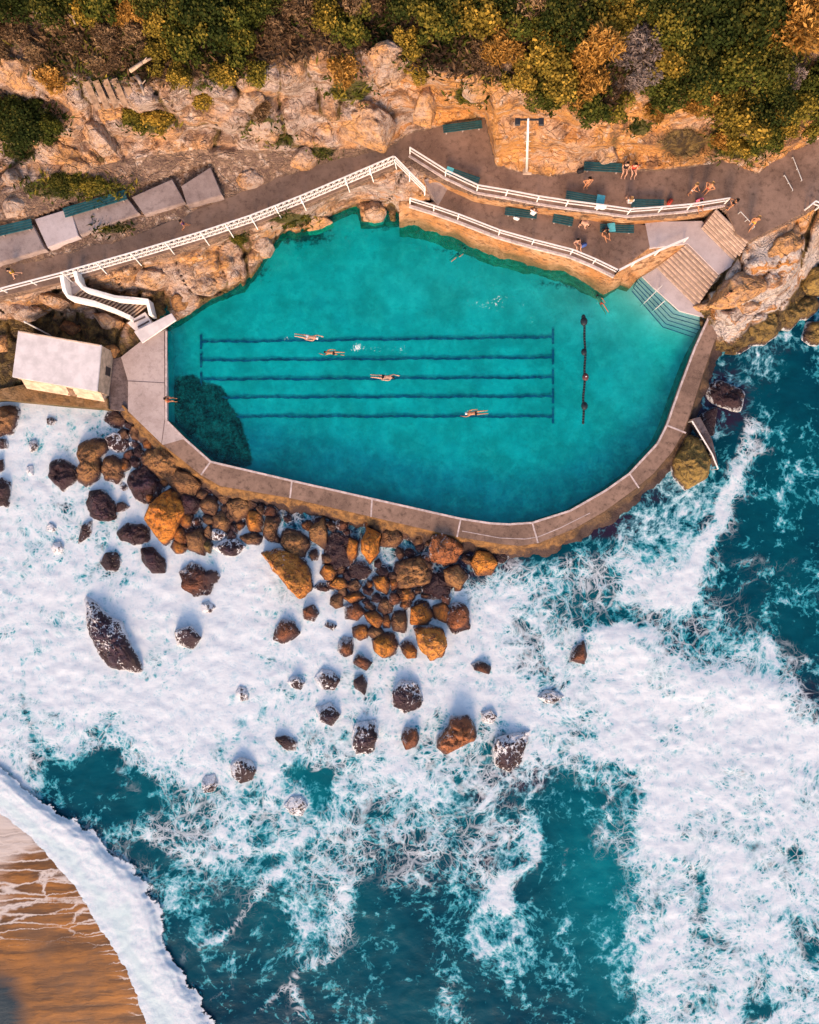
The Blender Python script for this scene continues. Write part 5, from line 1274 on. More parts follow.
 ('broad broken dark rock right of the biggest red brown boulder', 510, 752, 0, 0, 0, 'F', dict(poly=px(4,410,608,(330,520),(400,510),(480,475),(485,520),(450,600),(430,650),(380,660),(335,630)), h=.9)),
 ('small foam washed rock between the red brown boulder and the broken dark rock', 489, 717, 9, 7, 20, 'F', dict(low=True)),
 ('brown rock at the edge of the breaking wave beside dark water', 580, 654, 9, 14, 10, 'R', {}),
 ('speckled rock awash below the rock at the edge of the breaking wave', 550, 697, 13, 7, 0, 'F', dict(h=.35)),
 ('golden boulder standing against the outer bend of the walkway', 693, 462, 0, 0, 0, 'O', dict(poly=px(4.575,640,280,(215,690),(280,715),(335,830),(322,905),(225,967),(165,900),(150,830)), h=2.4, angular=.3)),
 ('largest yellow green boulder under the pale rock shelf on the right', 759, 325, 24, 18, -15, 'O', dict(angular=.25)),
 ('yellow green boulder right of the largest one', 789, 312, 17, 15, -30, 'O', dict(angular=.25)),
 ('yellow green boulder upper one near the right frame edge', 806, 306, 14, 12, -30, 'O', dict(angular=.3)),
 ('olive boulder at the right frame edge highest of the group', 816, 279, 14, 15, 0, 'O', dict(angular=.3, h=2.6)),
 ('olive brown boulder cut by the right frame edge, lowest of the group', 817, 332, 14, 12, 0, 'O', dict(angular=.3)),
 ('small olive rock nearest to the end of the walkway', 738, 347, 13, 7, 5, 'O', dict(low=True)),
 ('dark wet rock awash beside the straight part of the walkway', 727, 396, 20, 14, 20, 'W', dict(h=.5, angular=.3)),
 ('dark ledge awash at the foot of the straight walkway', 707, 424, 9, 20, 15, 'W', dict(h=.55)),
]
for i, (lab, cx, cy, a, b, ang, mt, kw) in enumerate(ROCKS):
    k = 1.12 if (480 < cy < 660 and 180 < cx < 500) else 1.05
    kw = dict(kw)
    if mt in 'FWR' and 'h' not in kw and (cy > 652 or cx < 160): kw['h'] = min(1.1, max(.3, .045 * max(a, b) + .12)) * (.6 if kw.get('low') else 1)
    rock(lab, cx, cy, a and a * k, b and b * k, ang, mt, seed=i, **kw)
# loose sandstone blocks of the cliff and the bank below the path
for i, (lab, cx, cy, a, b, ang, h, kw) in enumerate([
 ('pale upright rock with a lit orange face poking out of the bushes', 389, 58, 24, 14, -28, 2.6, {}), ('big rounded sandstone boulder bulging from the cliff left of the alcove', 367, 118, 27, 22, 10, 2.6, dict(angular=.3)),
 ('smaller sandstone boulder left of the big rounded one', 327, 128, 16, 15, 0, 2., {}), ('pale cracked rock face above the alcove', 425, 103, 11, 22, 10, 2.2, {}),
 ('pair of pale blocks at the foot of the cliff beside the path', 302, 158, 16, 10, -10, 1.3, {}), ('pale fractured outcrop at the far upper left', 18, 72, 26, 14, 10, 1.8, {}),
 ('long cream coloured outcrop below the timber planks', 118, 112, 32, 9, -5, 1.8, {}), ('leaning cream rock below the long outcrop', 96, 132, 13, 20, -30, 1.7, {}),
 ('flat pale rock shelf left of the dirt track', 56, 152, 28, 13, 20, 1.5, {}), ('tawny rock right of the flat pale shelf', 72, 168, 22, 9, -15, 1.2, {}),
 ('rust brown block near the upper path at far left', 12, 178, 16, 11, 10, 1.4, {}), ('pale broken rock at the left frame edge above the slabs', 14, 205, 18, 12, -20, 1.2, {}),
 ('pale block in the middle of the left cliff, under the green bushes', 246, 96, 17, 12, -15, 2., {}), ('creamy rock with a shaded hollow under the brown bush', 262, 122, 18, 13, 10, 1.8, {}),
 ('low pale boulder beside the dirt track, above the last slab', 249, 177, 14, 9, -20, .7, dict(angular=.3)),
 ('cream boulder beside the shaded bench', 607, 152, 14, 12, 0, 1.8, dict(angular=.3)),
 ('small cream rock between two bushes on the cliff edge', 478, 84, 16, 9, -10, 1.6, {})]):
    rock(lab, cx, cy, a, b, ang, 'S', z0=ground(cx, cy) - h * .42, h=h, seed=200 + i, name='sandstone_block', group='sandstone blocks of the cliff', **kw)
for i, (lab, cx, cy, a, b, ang, h) in enumerate([
 ('rust coloured rock below the lattice fence left of the pool edge', 150, 275, 22, 10, -20, 1.6), ('pale overhanging rock directly above the white stair slab', 205, 283, 18, 11, -30, 1.6), ('dark cracked rock at the very left end of the pool', 180, 300, 12, 10, -40, 1.3),
 ('cream rock beneath the middle of the lattice fence', 262, 244, 12, 10, -50, 1.4), ('sharp pale rock jutting into the pool corner', 318, 221, 20, 8, -25, 1.3), ('brown boulder under the white stair parapet', 108, 322, 20, 9, 22, 1.9),
 ('dark boulder in the hollow behind the shed', 70, 328, 13, 8, 15, 1.3), ('brown rock above the hollow left of the shed', 22, 309, 20, 9, -10, 1.4), ('rock below the left end of the path near the hollow', 50, 299, 14, 8, 5, 1.3), ('square boulder at the top of the pool inlet', 375, 210, 14, 9, 0, 1.6),
 ('dark rock at the shed corner beside the deck', 112, 350, 9, 8, 40, 1.2), ('brown rock left of the shed roof at the frame edge', 3, 345, 10, 14, 0, 1.6)]):
    rock(lab, cx, cy, a, b, ang, 'S' if 'dark' not in lab else 'B', z0=ground(cx, cy) - h * .45, h=h, seed=300 + i, name='sandstone_block', group='rocks of the bank below the path')
for i, (lab, cx, cy, a, b, ang, h) in enumerate([('broad pale rock shelf below the stairs on the right', 742, 287, 36, 17, -25, 1.5), ('pale rock ridge climbing to the right hand path', 783, 246, 32, 12, -32, 1.5), ('small rounded pink rock at the foot of the lower stairs', 703, 307, 12, 7, -20, 1.0), ('pale rock at the bottom edge of the shelf above the olive boulders', 748, 306, 22, 6, -25, 1.0)]):
    rock(lab, cx, cy, a, b, ang, 'S', z0=ground(cx, cy) - h * .5, h=h, seed=330 + i, name='sandstone_block', group='pale rocks below the stairs', angular=.8)
def weed_bed():
    g = np.random.default_rng(8); n = 9000
    x = g.uniform(168, 252, n * 3); y = g.uniform(374, 468, n * 3)
    jx, jy = 5 * fbm(x * .09, y * .09, 3, 3), 5 * fbm(x * .09, y * .09, 8, 3)
    k = inpoly(x + jx, y + jy, WEED); x, y = x[k], y[k]; m = len(x)
    sc = (H + .85) / F
    p = np.stack([(x - CX) * sc, (CY - y) * sc, np.full(m, -.88) + g.uniform(0, .2, m)], -1)
    t = g.normal(size=(m, 3)); t[:, 2] = np.abs(t[:, 2]) * .5; t /= np.linalg.norm(t, axis=1)[:, None]
    b = np.cross(t, [0, 0, 1.]); b /= np.linalg.norm(b, axis=1)[:, None] + 1e-6
    L = g.uniform(.15, .34, m)[:, None]
    q = np.stack([p, p + t * L * .5 + b * L * .25, p + t * L, p + t * L * .5 - b * L * .25], 1).reshape(-1, 3)
    me = bpy.data.meshes.new('seaweed'); me.vertices.add(len(q)); me.vertices.foreach_set('co', q.astype(np.float32).ravel())
    me.loops.add(len(q)); me.loops.foreach_set('vertex_index', np.arange(len(q), dtype=np.int32))
    me.polygons.add(m); me.polygons.foreach_set('loop_start', np.arange(0, len(q), 4, dtype=np.int32)); me.update(calc_edges=True)
    tag(link('seaweed', me, M['rock_weed']), 'dark bed of seaweed on the pool floor in the lower left corner', 'seaweed', kind='stuff')
weed_bed()
gp = random.Random(11); fill = []
PILE = [(125,418),(165,455),(205,484),(262,506),(372,524),(448,542),(470,560),(462,600),(430,600),(390,625),(345,600),(320,585),(300,552),(225,545),(190,552),(150,500),(120,460)]
while len(fill) < 64:
    x, y = gp.uniform(110, 480), gp.uniform(410, 640)
    if not bool(inpoly(np.array([x]), np.array([y]), PILE)[0]): continue
    if any(math.hypot(x - a, y - b) < 9 for a, b in fill): continue
    if any(math.hypot((x - r_[1]), (y - r_[2])) < .72 * max(r_[3] or 14, r_[4] or 14) for r_ in ROCKS): continue
    fill.append((x, y))
for i, (x, y) in enumerate(fill):
    k = gp.choice('BBBWWGR')
    rock({'B': 'one of the small brown stones wedged between the big boulders of the pile', 'W': 'one of the small wine dark stones wedged between the big boulders of the pile', 'G': 'one of the small orange stones wedged between the big boulders of the pile', 'R': 'one of the small rusty stones wedged between the big boulders of the pile'}[k],
         x, y, gp.uniform(5, 9.5), gp.uniform(4.5, 8), gp.uniform(0, 180), k, seed=500 + i, name='stone', group='small %s stones wedged in the boulder pile' % {'B': 'brown', 'W': 'wine dark', 'G': 'orange', 'R': 'rusty'}[k])
# ramp and rail on the golden boulder
e = empty('footbridge', W(700, 432, 1.2), 'narrow dark ramp with a bent white rail running past the golden boulder', 'ramp')
bm = bmesh.new(); A = [W(x, y, 1.25) - e.location for x, y in [(692,419),(700,417),(712,440),(718,466),(712,450),(704,437)]]
prism_pts(bm, [(p.x, p.y) for p in A], .1, -1.2); obj('ramp_slab', bm, M['wet_concrete'], e)
P_ = [W(692, 421, 1.9), W(703, 439, 1.8), (W(712, 454, 1.6)), W(718, 469, 1.4)]
bm = bmesh.new()
for p, q in zip(P_[:-1], P_[1:]): bar(bm, p - e.location, q - e.location, .09)
obj('rail', bm, M['white_paint'], e)
for p in P_:
    bm = bmesh.new(); p = p - e.location; bar(bm, p, (p.x, p.y, -1.8), .06); obj('post', bm, M['pale_metal'], e)
# ================================================================== people
def skin_mesh(name, verts, edges, radii, root=0, sub=1):
    me = bpy.data.meshes.new(name); me.from_pydata([tuple(v) for v in verts], edges, [])
    o = bpy.data.objects.new(name, me); COL.objects.link(o)
    bpy.context.view_layer.objects.active = o
    sk = o.modifiers.new('skin', 'SKIN'); sk.use_smooth_shade = True
    for i, r in enumerate(radii):
        sv = me.skin_vertices[0].data[i]; sv.radius = (r, r) if not isinstance(r, tuple) else r; sv.use_root = (i == root)
    m = o.modifiers.new('sub', 'SUBSURF'); m.levels = m.render_levels = sub
    dg = bpy.context.evaluated_depsgraph_get(); dg.update()
    out = bpy.data.meshes.new_from_object(o.evaluated_get(dg)); out.name = name
    bpy.data.objects.remove(o); bpy.data.meshes.remove(me)
    out.materials.clear()
    return out
V = Vector
BASE = dict(pelvis=(0,0,.95), waist=(0,0,1.12), chest=(0,.01,1.33), neck=(0,.0,1.49), head=(0,-.02,1.60), top=(0,-.01,1.70),
    shl=(.19,0,1.41), ell=(.25,.03,1.13), wrl=(.27,-.05,.88), shr=(-.19,0,1.41), elr=(-.25,.03,1.13), wrr=(-.27,-.05,.88),
    hil=(.10,0,.90), knl=(.11,-.03,.50), anl=(.11,.03,.08), tol=(.12,-.15,.035), hir=(-.10,0,.90), knr=(-.11,-.03,.50), anr=(-.11,.03,.08), tor=(-.12,-.15,.035))
def P(**kw): d = dict(BASE); d.update(kw); return {k: V(v) for k, v in d.items()}
def rotx(d, ang, piv, z): 
    m = Matrix.Rotation(ang, 3, 'X'); return {k: m @ (v - V(piv)) + V((0, 0, z)) for k, v in d.items()}
POSES = dict(
    stand=P(), hips=P(ell=(.36,.08,1.16), wrl=(.2,-.05,.98), elr=(-.36,.08,1.16), wrr=(-.2,-.05,.98)),
    phone=P(ell=(.24,-.02,1.14), wrl=(.10,-.27,1.22), elr=(-.24,.0,1.14), wrr=(-.12,-.25,1.18)),
    walk=P(knl=(.10,-.22,.52), anl=(.10,-.30,.10), tol=(.11,-.47,.06), knr=(-.10,.05,.50), anr=(-.10,.36,.14), tor=(-.11,.24,.03), wrl=(.25,.20,.92), ell=(.25,.12,1.14), wrr=(-.24,-.26,.96), elr=(-.25,-.02,1.13)),
    bend=P(chest=(0,-.32,1.10), neck=(0,-.45,1.10), head=(0,-.55,1.05), top=(0,-.64,1.02), waist=(0,-.15,1.06), shl=(.19,-.38,1.06), shr=(-.19,-.38,1.06), ell=(.24,-.42,.78), elr=(-.24,-.44,.78), wrl=(.14,-.50,.56), wrr=(-.14,-.52,.55)),
)
_s = dict(pelvis=(0,0,.12), waist=(0,.01,.28), chest=(0,.0,.50), neck=(0,-.01,.66), head=(0,-.04,.77), top=(0,-.03,.87), shl=(.19,0,.58), shr=(-.19,0,.58), ell=(.25,-.03,.31), elr=(-.25,-.03,.31),
    wrl=(.15,-.25,.22), wrr=(-.15,-.25,.22), hil=(.1,-.02,.10), hir=(-.1,-.02,.10), knl=(.14,-.44,.12), knr=(-.14,-.44,.12), anl=(.13,-.46,-.34), anr=(-.13,-.46,-.34), tol=(.13,-.64,-.39), tor=(-.13,-.64,-.39))
POSES['sit'] = P(**_s)
_g = dict(_s); _g.update(knl=(.18,-.38,.42), knr=(-.18,-.38,.42), anl=(.14,-.62,.07), anr=(-.14,-.62,.07), tol=(.14,-.80,.03), tor=(-.14,-.80,.03), wrl=(.15,-.4,.42), wrr=(-.15,-.4,.42))
POSES['sit_ground'] = P(**_g)
POSES['curl'] = P(**{**_g, 'neck': (0,-.12,.60), 'head': (0,-.24,.66), 'top': (0,-.32,.70), 'chest': (0,-.06,.47), 'wrl': (.10,-.55,.30), 'wrr': (-.10,-.55,.30), 'ell': (.3,-.25,.33), 'elr': (-.3,-.25,.33)})
POSES['lie'] = rotx(P(ell=(.34,.0,1.16), wrl=(.32,-.02,.9), elr=(-.36,0,1.2), wrr=(-.30,-.04,1.45)), R(-90), (0, .0, .95), .14)
POSES['crawl'] = rotx(P(ell=(.24,.0,1.66), wrl=(.18,.04,1.93), shl=(.17,0,1.46), elr=(-.26,.12,1.16), wrr=(-.24,.16,.92), knl=(.1,-.02,.48), knr=(-.1,.10,.5), tol=(.11,-.03,-.1), tor=(-.11,.14,-.06), anl=(.1,.03,.06), anr=(-.1,.17,.1)), R(90), (0, 0, .95), .0)
BODY = [('pelvis', (.15, .11)), ('waist', (.13, .095)), ('chest', (.16, .11)), ('neck', .058), ('head', (.082, .095)), ('top', (.062, .07)), ('shl', .062), ('ell', .042), ('wrl', .030), ('shr', .062), ('elr', .042), ('wrr', .030),
    ('hil', .092), ('knl', .056), ('anl', .040), ('tol', .032), ('hir', .092), ('knr', .056), ('anr', .040), ('tor', .032)]
EDG = [('pelvis','waist'),('waist','chest'),('chest','neck'),('neck','head'),('head','top'),('chest','shl'),('shl','ell'),('ell','wrl'),('chest','shr'),('shr','elr'),('elr','wrr'),('pelvis','hil'),('hil','knl'),('knl','anl'),('anl','tol'),('pelvis','hir'),('hir','knr'),('knr','anr'),('anr','tor')]
def body_mesh(pose):
    J = POSES[pose]; names = [n for n, _ in BODY]; ix = {n: i for i, n in enumerate(names)}
    vs = [J[n] for n in names]; ra = [r for _, r in BODY]; ed = [(ix[a], ix[b]) for a, b in EDG]
    def addv(p, r, par): vs.append(p); ra.append(r); ed.append((par, len(vs) - 1)); return len(vs) - 1
    for s in 'lr':
        el, wr = J['el' + s], J['wr' + s]; d = (wr - el).normalized(); side = d.cross(V((0, 1, 0)));
        if side.length < .2: side = d.cross(V((0, 0, 1)))
        side.normalize(); pal = d.cross(side)
        palm = addv(wr + d * .075, .030, ix['wr' + s])
        for k, (o, L) in enumerate([(-.030, .075), (-.010, .088), (.010, .082), (.030, .062)]):
            f = addv(wr + d * .10 + side * o, .0095, palm); f = addv(wr + d * (.10 + L * .55) + side * o * 1.15 + pal * .008, .0085, f); addv(wr + d * (.10 + L) + side * o * 1.2 + pal * .026, .007, f)
        th = addv(wr + d * .045 - side * .045 + pal * .01, .011, ix['wr' + s]); addv(wr + d * .085 - side * .066 + pal * .02, .009, th)
    up_ = (J['top'] - J['head']).normalized(); chestn = (J['shl'] - J['shr']).normalized(); fw = chestn.cross(up_).normalized() * -1
    if fw.dot(J['tol'] - J['anl']) < 0 and pose not in ('crawl', 'lie'): fw = -fw
    if pose == 'crawl': fw = V((0, 0, -1))
    if pose == 'lie': fw = V((0, 0, 1))
    addv(J['head'] + fw * .105 - up_ * .012, .014, ix['head'])
    addv(J['head'] + chestn * .088, .016, ix['head']); addv(J['head'] - chestn * .088, .016, ix['head'])
    me = skin_mesh('person_body', vs, ed, ra)
    return me, J, fw, up_
_cache = {}
PEOPLE_N = 0
def person(label, loc, rz, pose, skin='skin_tan', suit=None, top=None, hair='hair_dark', s=1.0, group=None, cap=False, tilt=0):
    if pose not in _cache:
        me, J, fw, up_ = body_mesh(pose)
        suit_v = [J['waist'] * .55 + J['pelvis'] * .45, J['pelvis'], J['hil'].lerp(J['knl'], .02), J['hil'].lerp(J['knl'], .42), J['hir'].lerp(J['knr'], .02), J['hir'].lerp(J['knr'], .42)]
        sm = skin_mesh('shorts', suit_v, [(0, 1), (1, 2), (2, 3), (1, 4), (4, 5)], [(.148, .11), (.165, .122), .105, .092, .105, .092], 1)
        tv = [J['pelvis'].lerp(J['waist'], .5), J['waist'], J['chest'], J['chest'].lerp(J['neck'], .55), J['shl'], J['shl'].lerp(J['ell'], .45), J['shr'], J['shr'].lerp(J['elr'], .45)]
        tm = skin_mesh('shirt', tv, [(0, 1), (1, 2), (2, 3), (2, 4), (4, 5), (2, 6), (6, 7)], [(.155, .115), (.148, .11), (.178, .126), .075, .078, .062, .078, .062], 1)
        hc = J['head'] + up_ * .035 - fw * .022
        hm = skin_mesh('hair', [hc - fw * .03 - up_ * .06, hc, hc + up_ * .062], [(0, 1), (1, 2)], [(.075, .075), (.094, .10), (.066, .07)], 1)
        _cache[pose] = (me, sm, tm, hm)
    me, sm, tm, hm = _cache[pose]
    b = me.copy(); b.materials.append(M[skin]); o = bpy.data.objects.new('person', b); COL.objects.link(o)
    o.location = loc; o.rotation_euler = (tilt, 0, rz); o.scale = (s, s, s)
    tag(o, label, 'person', group)
    for nm, msh, mt in (('shorts', sm, suit), ('shirt', tm, top), ('swim_cap' if cap else 'hair', hm, hair)):
        if mt is None: continue
        m = msh.copy(); m.materials.append(M[mt]); link(nm, m, None, o)
    return o
def at(px_, py_, z): return W(px_, py_, z)
S1 = 1.06
person('person in yellow shirt and black shorts walking on the left end of the path', at(19, 276, ZP), R(-70), 'walk', 'skin_pale', 'cloth_black', 'cloth_yellow', s=S1)
person('small figure in purple and blue walking by the lattice fence on the cliff path', at(186, 228, ZP), R(110), 'walk', 'skin_tan', 'cloth_blue', 'cloth_purple', s=.95)
person('person in red sitting on the pool edge of the left deck', at(168, 400, ZD), R(95), 'sit', 'skin_tan', 'cloth_red', None, s=S1)
person('swimmer in light swimwear heading right above the topmost lane line', at(308, 337, ZW), R(82), 'crawl', 'skin_pale', 'cloth_white', None, 'cap_white', s=1.12, cap=True)
person('swimmer alone between the splash and the top lane lines', at(333, 353, ZW - .04), R(-95), 'crawl', 'skin_tan', 'cloth_black', None, 'hair_dark', s=1.0)
person('swimmer in dark trunks on the middle lane line', at(384, 377, ZW), R(86), 'crawl', 'skin_pale', 'cloth_black', None, 'hair_dark', s=1.12)
person('swimmer in a white cap heading left on the lowest lane line', at(475, 413, ZW), R(-86), 'crawl', 'skin_tan', 'cloth_black', None, 'cap_white', s=1.08, cap=True)
person('bather afloat near the pool steps at the top of the float rope', at(601, 303, ZW - .1), R(-150), 'crawl', 'skin_tan', 'cloth_red', None, 'hair_dark', s=1.0)
person('swimmer half under water below the lower terrace wall', at(459, 254, ZW - .12), R(130), 'crawl', 'skin_tan', 'cloth_black', None, 'hair_dark', s=.95)
person('pale curled up figure sitting on the bench in the middle of the lower terrace', at(532, 214.5, ZL + .46), R(150), 'curl', 'skin_pale', 'cloth_white', 'cloth_white', 'hair_dark', s=S1)
person('person in pale pink bending forward beside the short teal bench', at(579, 226, ZL), R(60), 'bend', 'skin_pale', 'cloth_black', 'skin_pale', 'hair_dark', s=S1)
person('bare chested person sitting on the ground by the lower fence', at(576, 243, ZL), R(20), 'sit_ground', 'skin_pale', 'cloth_white', None, 'hair_dark', s=S1)
person('tanned person with dark hair standing on the upper terrace near the cliff', at(585, 188, ZP), R(10), 'hips', 'skin_tan', 'cloth_black', None, 'hair_dark', s=1.1)
person('person in a white shirt sitting at the left end of the right hand upper bench', at(629, 203, ZP + .46), R(180), 'sit', 'skin_pale', 'cloth_white', 'cloth_white', 'hair_blond', s=1.1)
person('person in dark clothes sitting left on the shaded bench, legs in the light', at(625, 168, ZP + .46), R(-5), 'sit', 'skin_pale', 'cloth_black', 'cloth_black', 'hair_dark', s=1.08)
person('person in red sitting right on the shaded bench by the cliff', at(633, 169, ZP + .46), R(8), 'sit', 'skin_pale', 'cloth_black', 'cloth_red', 'hair_dark', s=1.08)
person('golden tanned person standing left of the pink towel on the upper terrace', at(689, 194, ZP), R(40), 'phone', 'skin_tan', 'cloth_white', None, 'hair_blond', s=1.12)
person('tanned person standing right of the pink towel on the upper terrace', at(704, 193, ZP), R(-40), 'hips', 'skin_tan', 'cloth_red', None, 'hair_blond', s=1.12)
person('person in pink crouching between two standing bathers by the upper fence', at(697, 202, ZP), R(20), 'curl', 'skin_tan', 'cloth_pink', 'cloth_pink', 'hair_dark', s=1.1)
person('person with a dark top leaning at the right end of the upper fence', at(728, 209, ZP), R(-120), 'phone', 'skin_tan', 'cloth_black', 'cloth_black', 'hair_dark', s=1.12)
person('person in orange tan tones walking down towards the upper stairs', at(749, 226, ZP), R(-20), 'walk', 'skin_tan', 'cloth_yellow', None, 'hair_blond', s=1.12)
person('dark clad person crouching beside the rightmost lower bench', at(603, 232, ZL), R(30), 'curl', 'skin_tan', 'cloth_black', 'cloth_black', 'hair_dark', s=1.15)
person('bather standing on the pink rock at the foot of the lower stairs', at(723, 297, ground(723, 297) + .9), R(60), 'hips', 'skin_tan', 'cloth_red', None, 'hair_dark', s=1.0)
def towel(label, px_, py_, z, w, l, rz, mat, hang=None):
    bm = bmesh.new(); nx, ny = 8, 12; vs = []
    for j in range(ny + 1):
        for i in range(nx + 1):
            x, y = (i / nx - .5) * w, (j / ny - .5) * l
            zz = .02 + .03 * mnoise.noise(V((x * 4, y * 4, px_)))
            if hang: zz = -max(0, abs(y) - .03) * .97; y = .03 * (1 if y > 0 else -1) + .05 * mnoise.noise(V((x * 5, zz * 4, px_)))
            vs.append(bm.verts.new((x, y, zz)))
    for j in range(ny):
        for i in range(nx): k = j * (nx + 1) + i; bm.faces.new((vs[k], vs[k+1], vs[k+nx+2], vs[k+nx+1]))
    o = obj('towel', bm, M[mat], None, True); o.location = W(px_, py_, z); o.rotation_euler = (0, 0, rz)
    return tag(o, label, 'towel')
towel('pale teal towel on the right end of the upper bench', 600.5, 200.5, ZP + .50, .62, .85, R(-10), 'cloth_teal')
towel('white and pink towel hanging over the upper fence', 602, 205, ZP + FH + .02, .8, 1.7, R(-5), 'cloth_white', True)
towel('pale blue towel lying on the left part of the rightmost lower bench', 611.5, 227.5, ZL + .50, .6, .7, R(5), 'cloth_teal')
towel('pale blue towel thrown over the left end of the upper left bench', 449.5, 171, ZP + .50, .55, .6, R(-20), 'cloth_teal')
towel('small dark towel beside the tanned bather on the pink rock', 717, 302, ground(717, 302) + 1.0, .5, .7, R(30), 'cloth_black')

def bag(label, px_, py_, z, rz, mat, s=1.):
    p = W(px_, py_, z); e = empty('bag', p, label, 'bag', 'bags left on the terraces', rz)
    bm = bmesh.new(); box(bm, (0, 0, .19 * s), (.5 * s, .28 * s, .36 * s), bevel=.09 * s); obj('body', bm, M[mat], e, True)
    bm = bmesh.new(); pr = None
    for i in range(9):
        a = math.pi * i / 8; q = V((.16 * s * math.cos(a), 0, .36 * s + .17 * s * math.sin(a)))
        if pr is not None: bar(bm, pr, q, .03)
        pr = q
    obj('handle', bm, M['cloth_black'], e)
bag('black bag standing by the left leg of the shaded bench', 580, 172, ZP, .3, 'cloth_black', 1.2)
bag('red bag on the ground right of the bench with the person in white', 669, 203, ZP, .9, 'cloth_red', 1.1)
bag('dark blue bag beside the bare chested person on the lower terrace', 583, 246, ZL, .4, 'cloth_blue', 1.1)
bag('white tote bag at the foot of the bench on the left of the lower terrace', 516, 219, ZL, -.3, 'cloth_white')
# ================================================================== shrubs and trees
def crown_mesh(name, seed, r, h, lobes, leaves, size, spiky=0):
    g = np.random.default_rng(seed)
    cs = []
    for k in range(lobes):
        a = g.uniform(0, 2 * math.pi); d = r * math.sqrt(g.uniform(0, 1)) * .68
        cs.append((d * math.cos(a), d * math.sin(a), h * g.uniform(.25, .82) * (1 - .35 * d / r), r * g.uniform(.20, .46)))
    cs.append((0, 0, h * .55, r * .45))
    cs = np.array(cs)
    wgt = cs[:, 3] ** 2; pick = g.choice(len(cs), leaves, p=wgt / wgt.sum())
    # clumps inside the lobes leave gaps
    nd = g.normal(size=(len(cs) * 14, 3)); nd[:, 2] = np.abs(nd[:, 2]) * 1.1 - .25; nd /= np.linalg.norm(nd, axis=1)[:, None]
    cl = pick * 14 + g.integers(0, 14, leaves)
    dirs = nd[cl] + g.normal(size=(leaves, 3)) * .30; dirs /= np.linalg.norm(dirs, axis=1)[:, None]
    rad = cs[pick, 3] * g.uniform(.62, 1.12, leaves) ** .8 * (1 + .16 * g.normal(size=len(nd))[cl])
    p = cs[pick, :3] + dirs * rad[:, None]; p[:, 2] = np.maximum(p[:, 2], .05)
    # each leaf is a folded diamond
    n = dirs * .7 + g.normal(size=(leaves, 3)) * .6; n /= np.linalg.norm(n, axis=1)[:, None]
    t = np.cross(n, g.normal(size=(leaves, 3))); t /= np.linalg.norm(t, axis=1)[:, None]
    if spiky: t = dirs * spiky + t * (1 - spiky * .6); t /= np.linalg.norm(t, axis=1)[:, None]; n = np.cross(t, g.normal(size=(leaves, 3))); n /= np.linalg.norm(n, axis=1)[:, None]
    b = np.cross(n, t)
    L = size * g.uniform(.6, 1.45, leaves)[:, None] * (1.9 if spiky else 1); wd = L * (.16 if spiky else .36)
    q = np.stack([p - t * L * .5, p + b * wd + n * L * .06, p + t * L * .5, p - b * wd + n * L * .06], 1).reshape(-1, 3)
    me = bpy.data.meshes.new(name)
    me.vertices.add(len(q)); me.vertices.foreach_set('co', q.astype(np.float32).ravel())
    me.loops.add(len(q)); me.loops.foreach_set('vertex_index', np.arange(len(q), dtype=np.int32))
    me.polygons.add(leaves); me.polygons.foreach_set('loop_start', np.arange(0, len(q), 4, dtype=np.int32))
    me.update(calc_edges=True)
    tone = .45 * (p[:, 2] / max(h, .1)) + .25 * (rad / cs[pick, 3] - .6) + .25 * g.uniform(0, 1, len(nd))[cl] + .28 * g.uniform(0, 1, leaves)  # paler towards crown top and rim: sunlit tips painted into the tone
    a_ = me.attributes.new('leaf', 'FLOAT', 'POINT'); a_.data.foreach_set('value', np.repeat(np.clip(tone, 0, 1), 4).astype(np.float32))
    return me
def wood_mesh(name, seed, r, h):
    g = random.Random(seed); bm = bmesh.new()
    for k in range(5):
        a = g.uniform(0, 6.28); p = V((0, 0, -.5)); d = V((math.cos(a) * .35, math.sin(a) * .35, 1)).normalized(); rr = .055 * r
        for s in range(4):
            q = p + d * h * .28; tube(bm, p, q, rr, rr * .7, 6); p = q; rr *= .7
            d = (d + V((g.uniform(-.5, .5), g.uniform(-.5, .5), .1))).normalized()
    me = bpy.data.meshes.new(name); bm.to_mesh(me); bm.free(); me.materials.append(M['timber']); return me
PROTO = {}
def proto(kind):
    if kind not in PROTO:
        PROTO[kind] = []
        for s in range(3):
            if kind == 'bush': me = crown_mesh('crown', 10 + s, 1, 1.15, 11, 3200, .115)
            elif kind == 'tree': me = crown_mesh('crown', 30 + s, 1, 1.2, 17, 5200, .085)
            elif kind == 'spiky': me = crown_mesh('crown', 50 + s, 1, 1.0, 12, 3200, .085, .75)
            elif kind == 'twig': me = crown_mesh('crown', 70 + s, 1, 1.0, 12, 3200, .085, .5)
            PROTO[kind].append((me, wood_mesh('trunk', s, 1, 1.0)))
    return PROTO[kind]
KIND = dict(D=('leaf_dark', 'tree'), G=('leaf_green', 'bush'), Y=('leaf_olive', 'bush'), O=('leaf_golden', 'twig'), X=('leaf_grey', 'twig'), P=('leaf_golden', 'spiky'), B=('leaf_dry', 'twig'), T=('leaf_green', 'tree'), L=('leaf_olive', 'spiky'))
SHARED = dict(D=('dark green tree', 'one of the dark green trees merging into each other along the upper edge'), G=('green bush', 'mid green bush merging with its neighbours in the scrub above the cliff'),
    Y=('olive bush', 'yellow green sunlit bush merging with its neighbours in the scrub above the cliff'), B=('dry bush', 'brown half dry bush merging into the scrub above the cliff'), T=('green tree', 'leafy green tree crowded among its neighbours above the cliff'),
    O=('golden bush', 'golden orange bush crowded in the scrub above the cliff'), X=('grey bush', 'grey leafless brush crowded in the scrub above the cliff'), L=('grass tree', 'spiky olive bush crowded in the scrub above the cliff'))
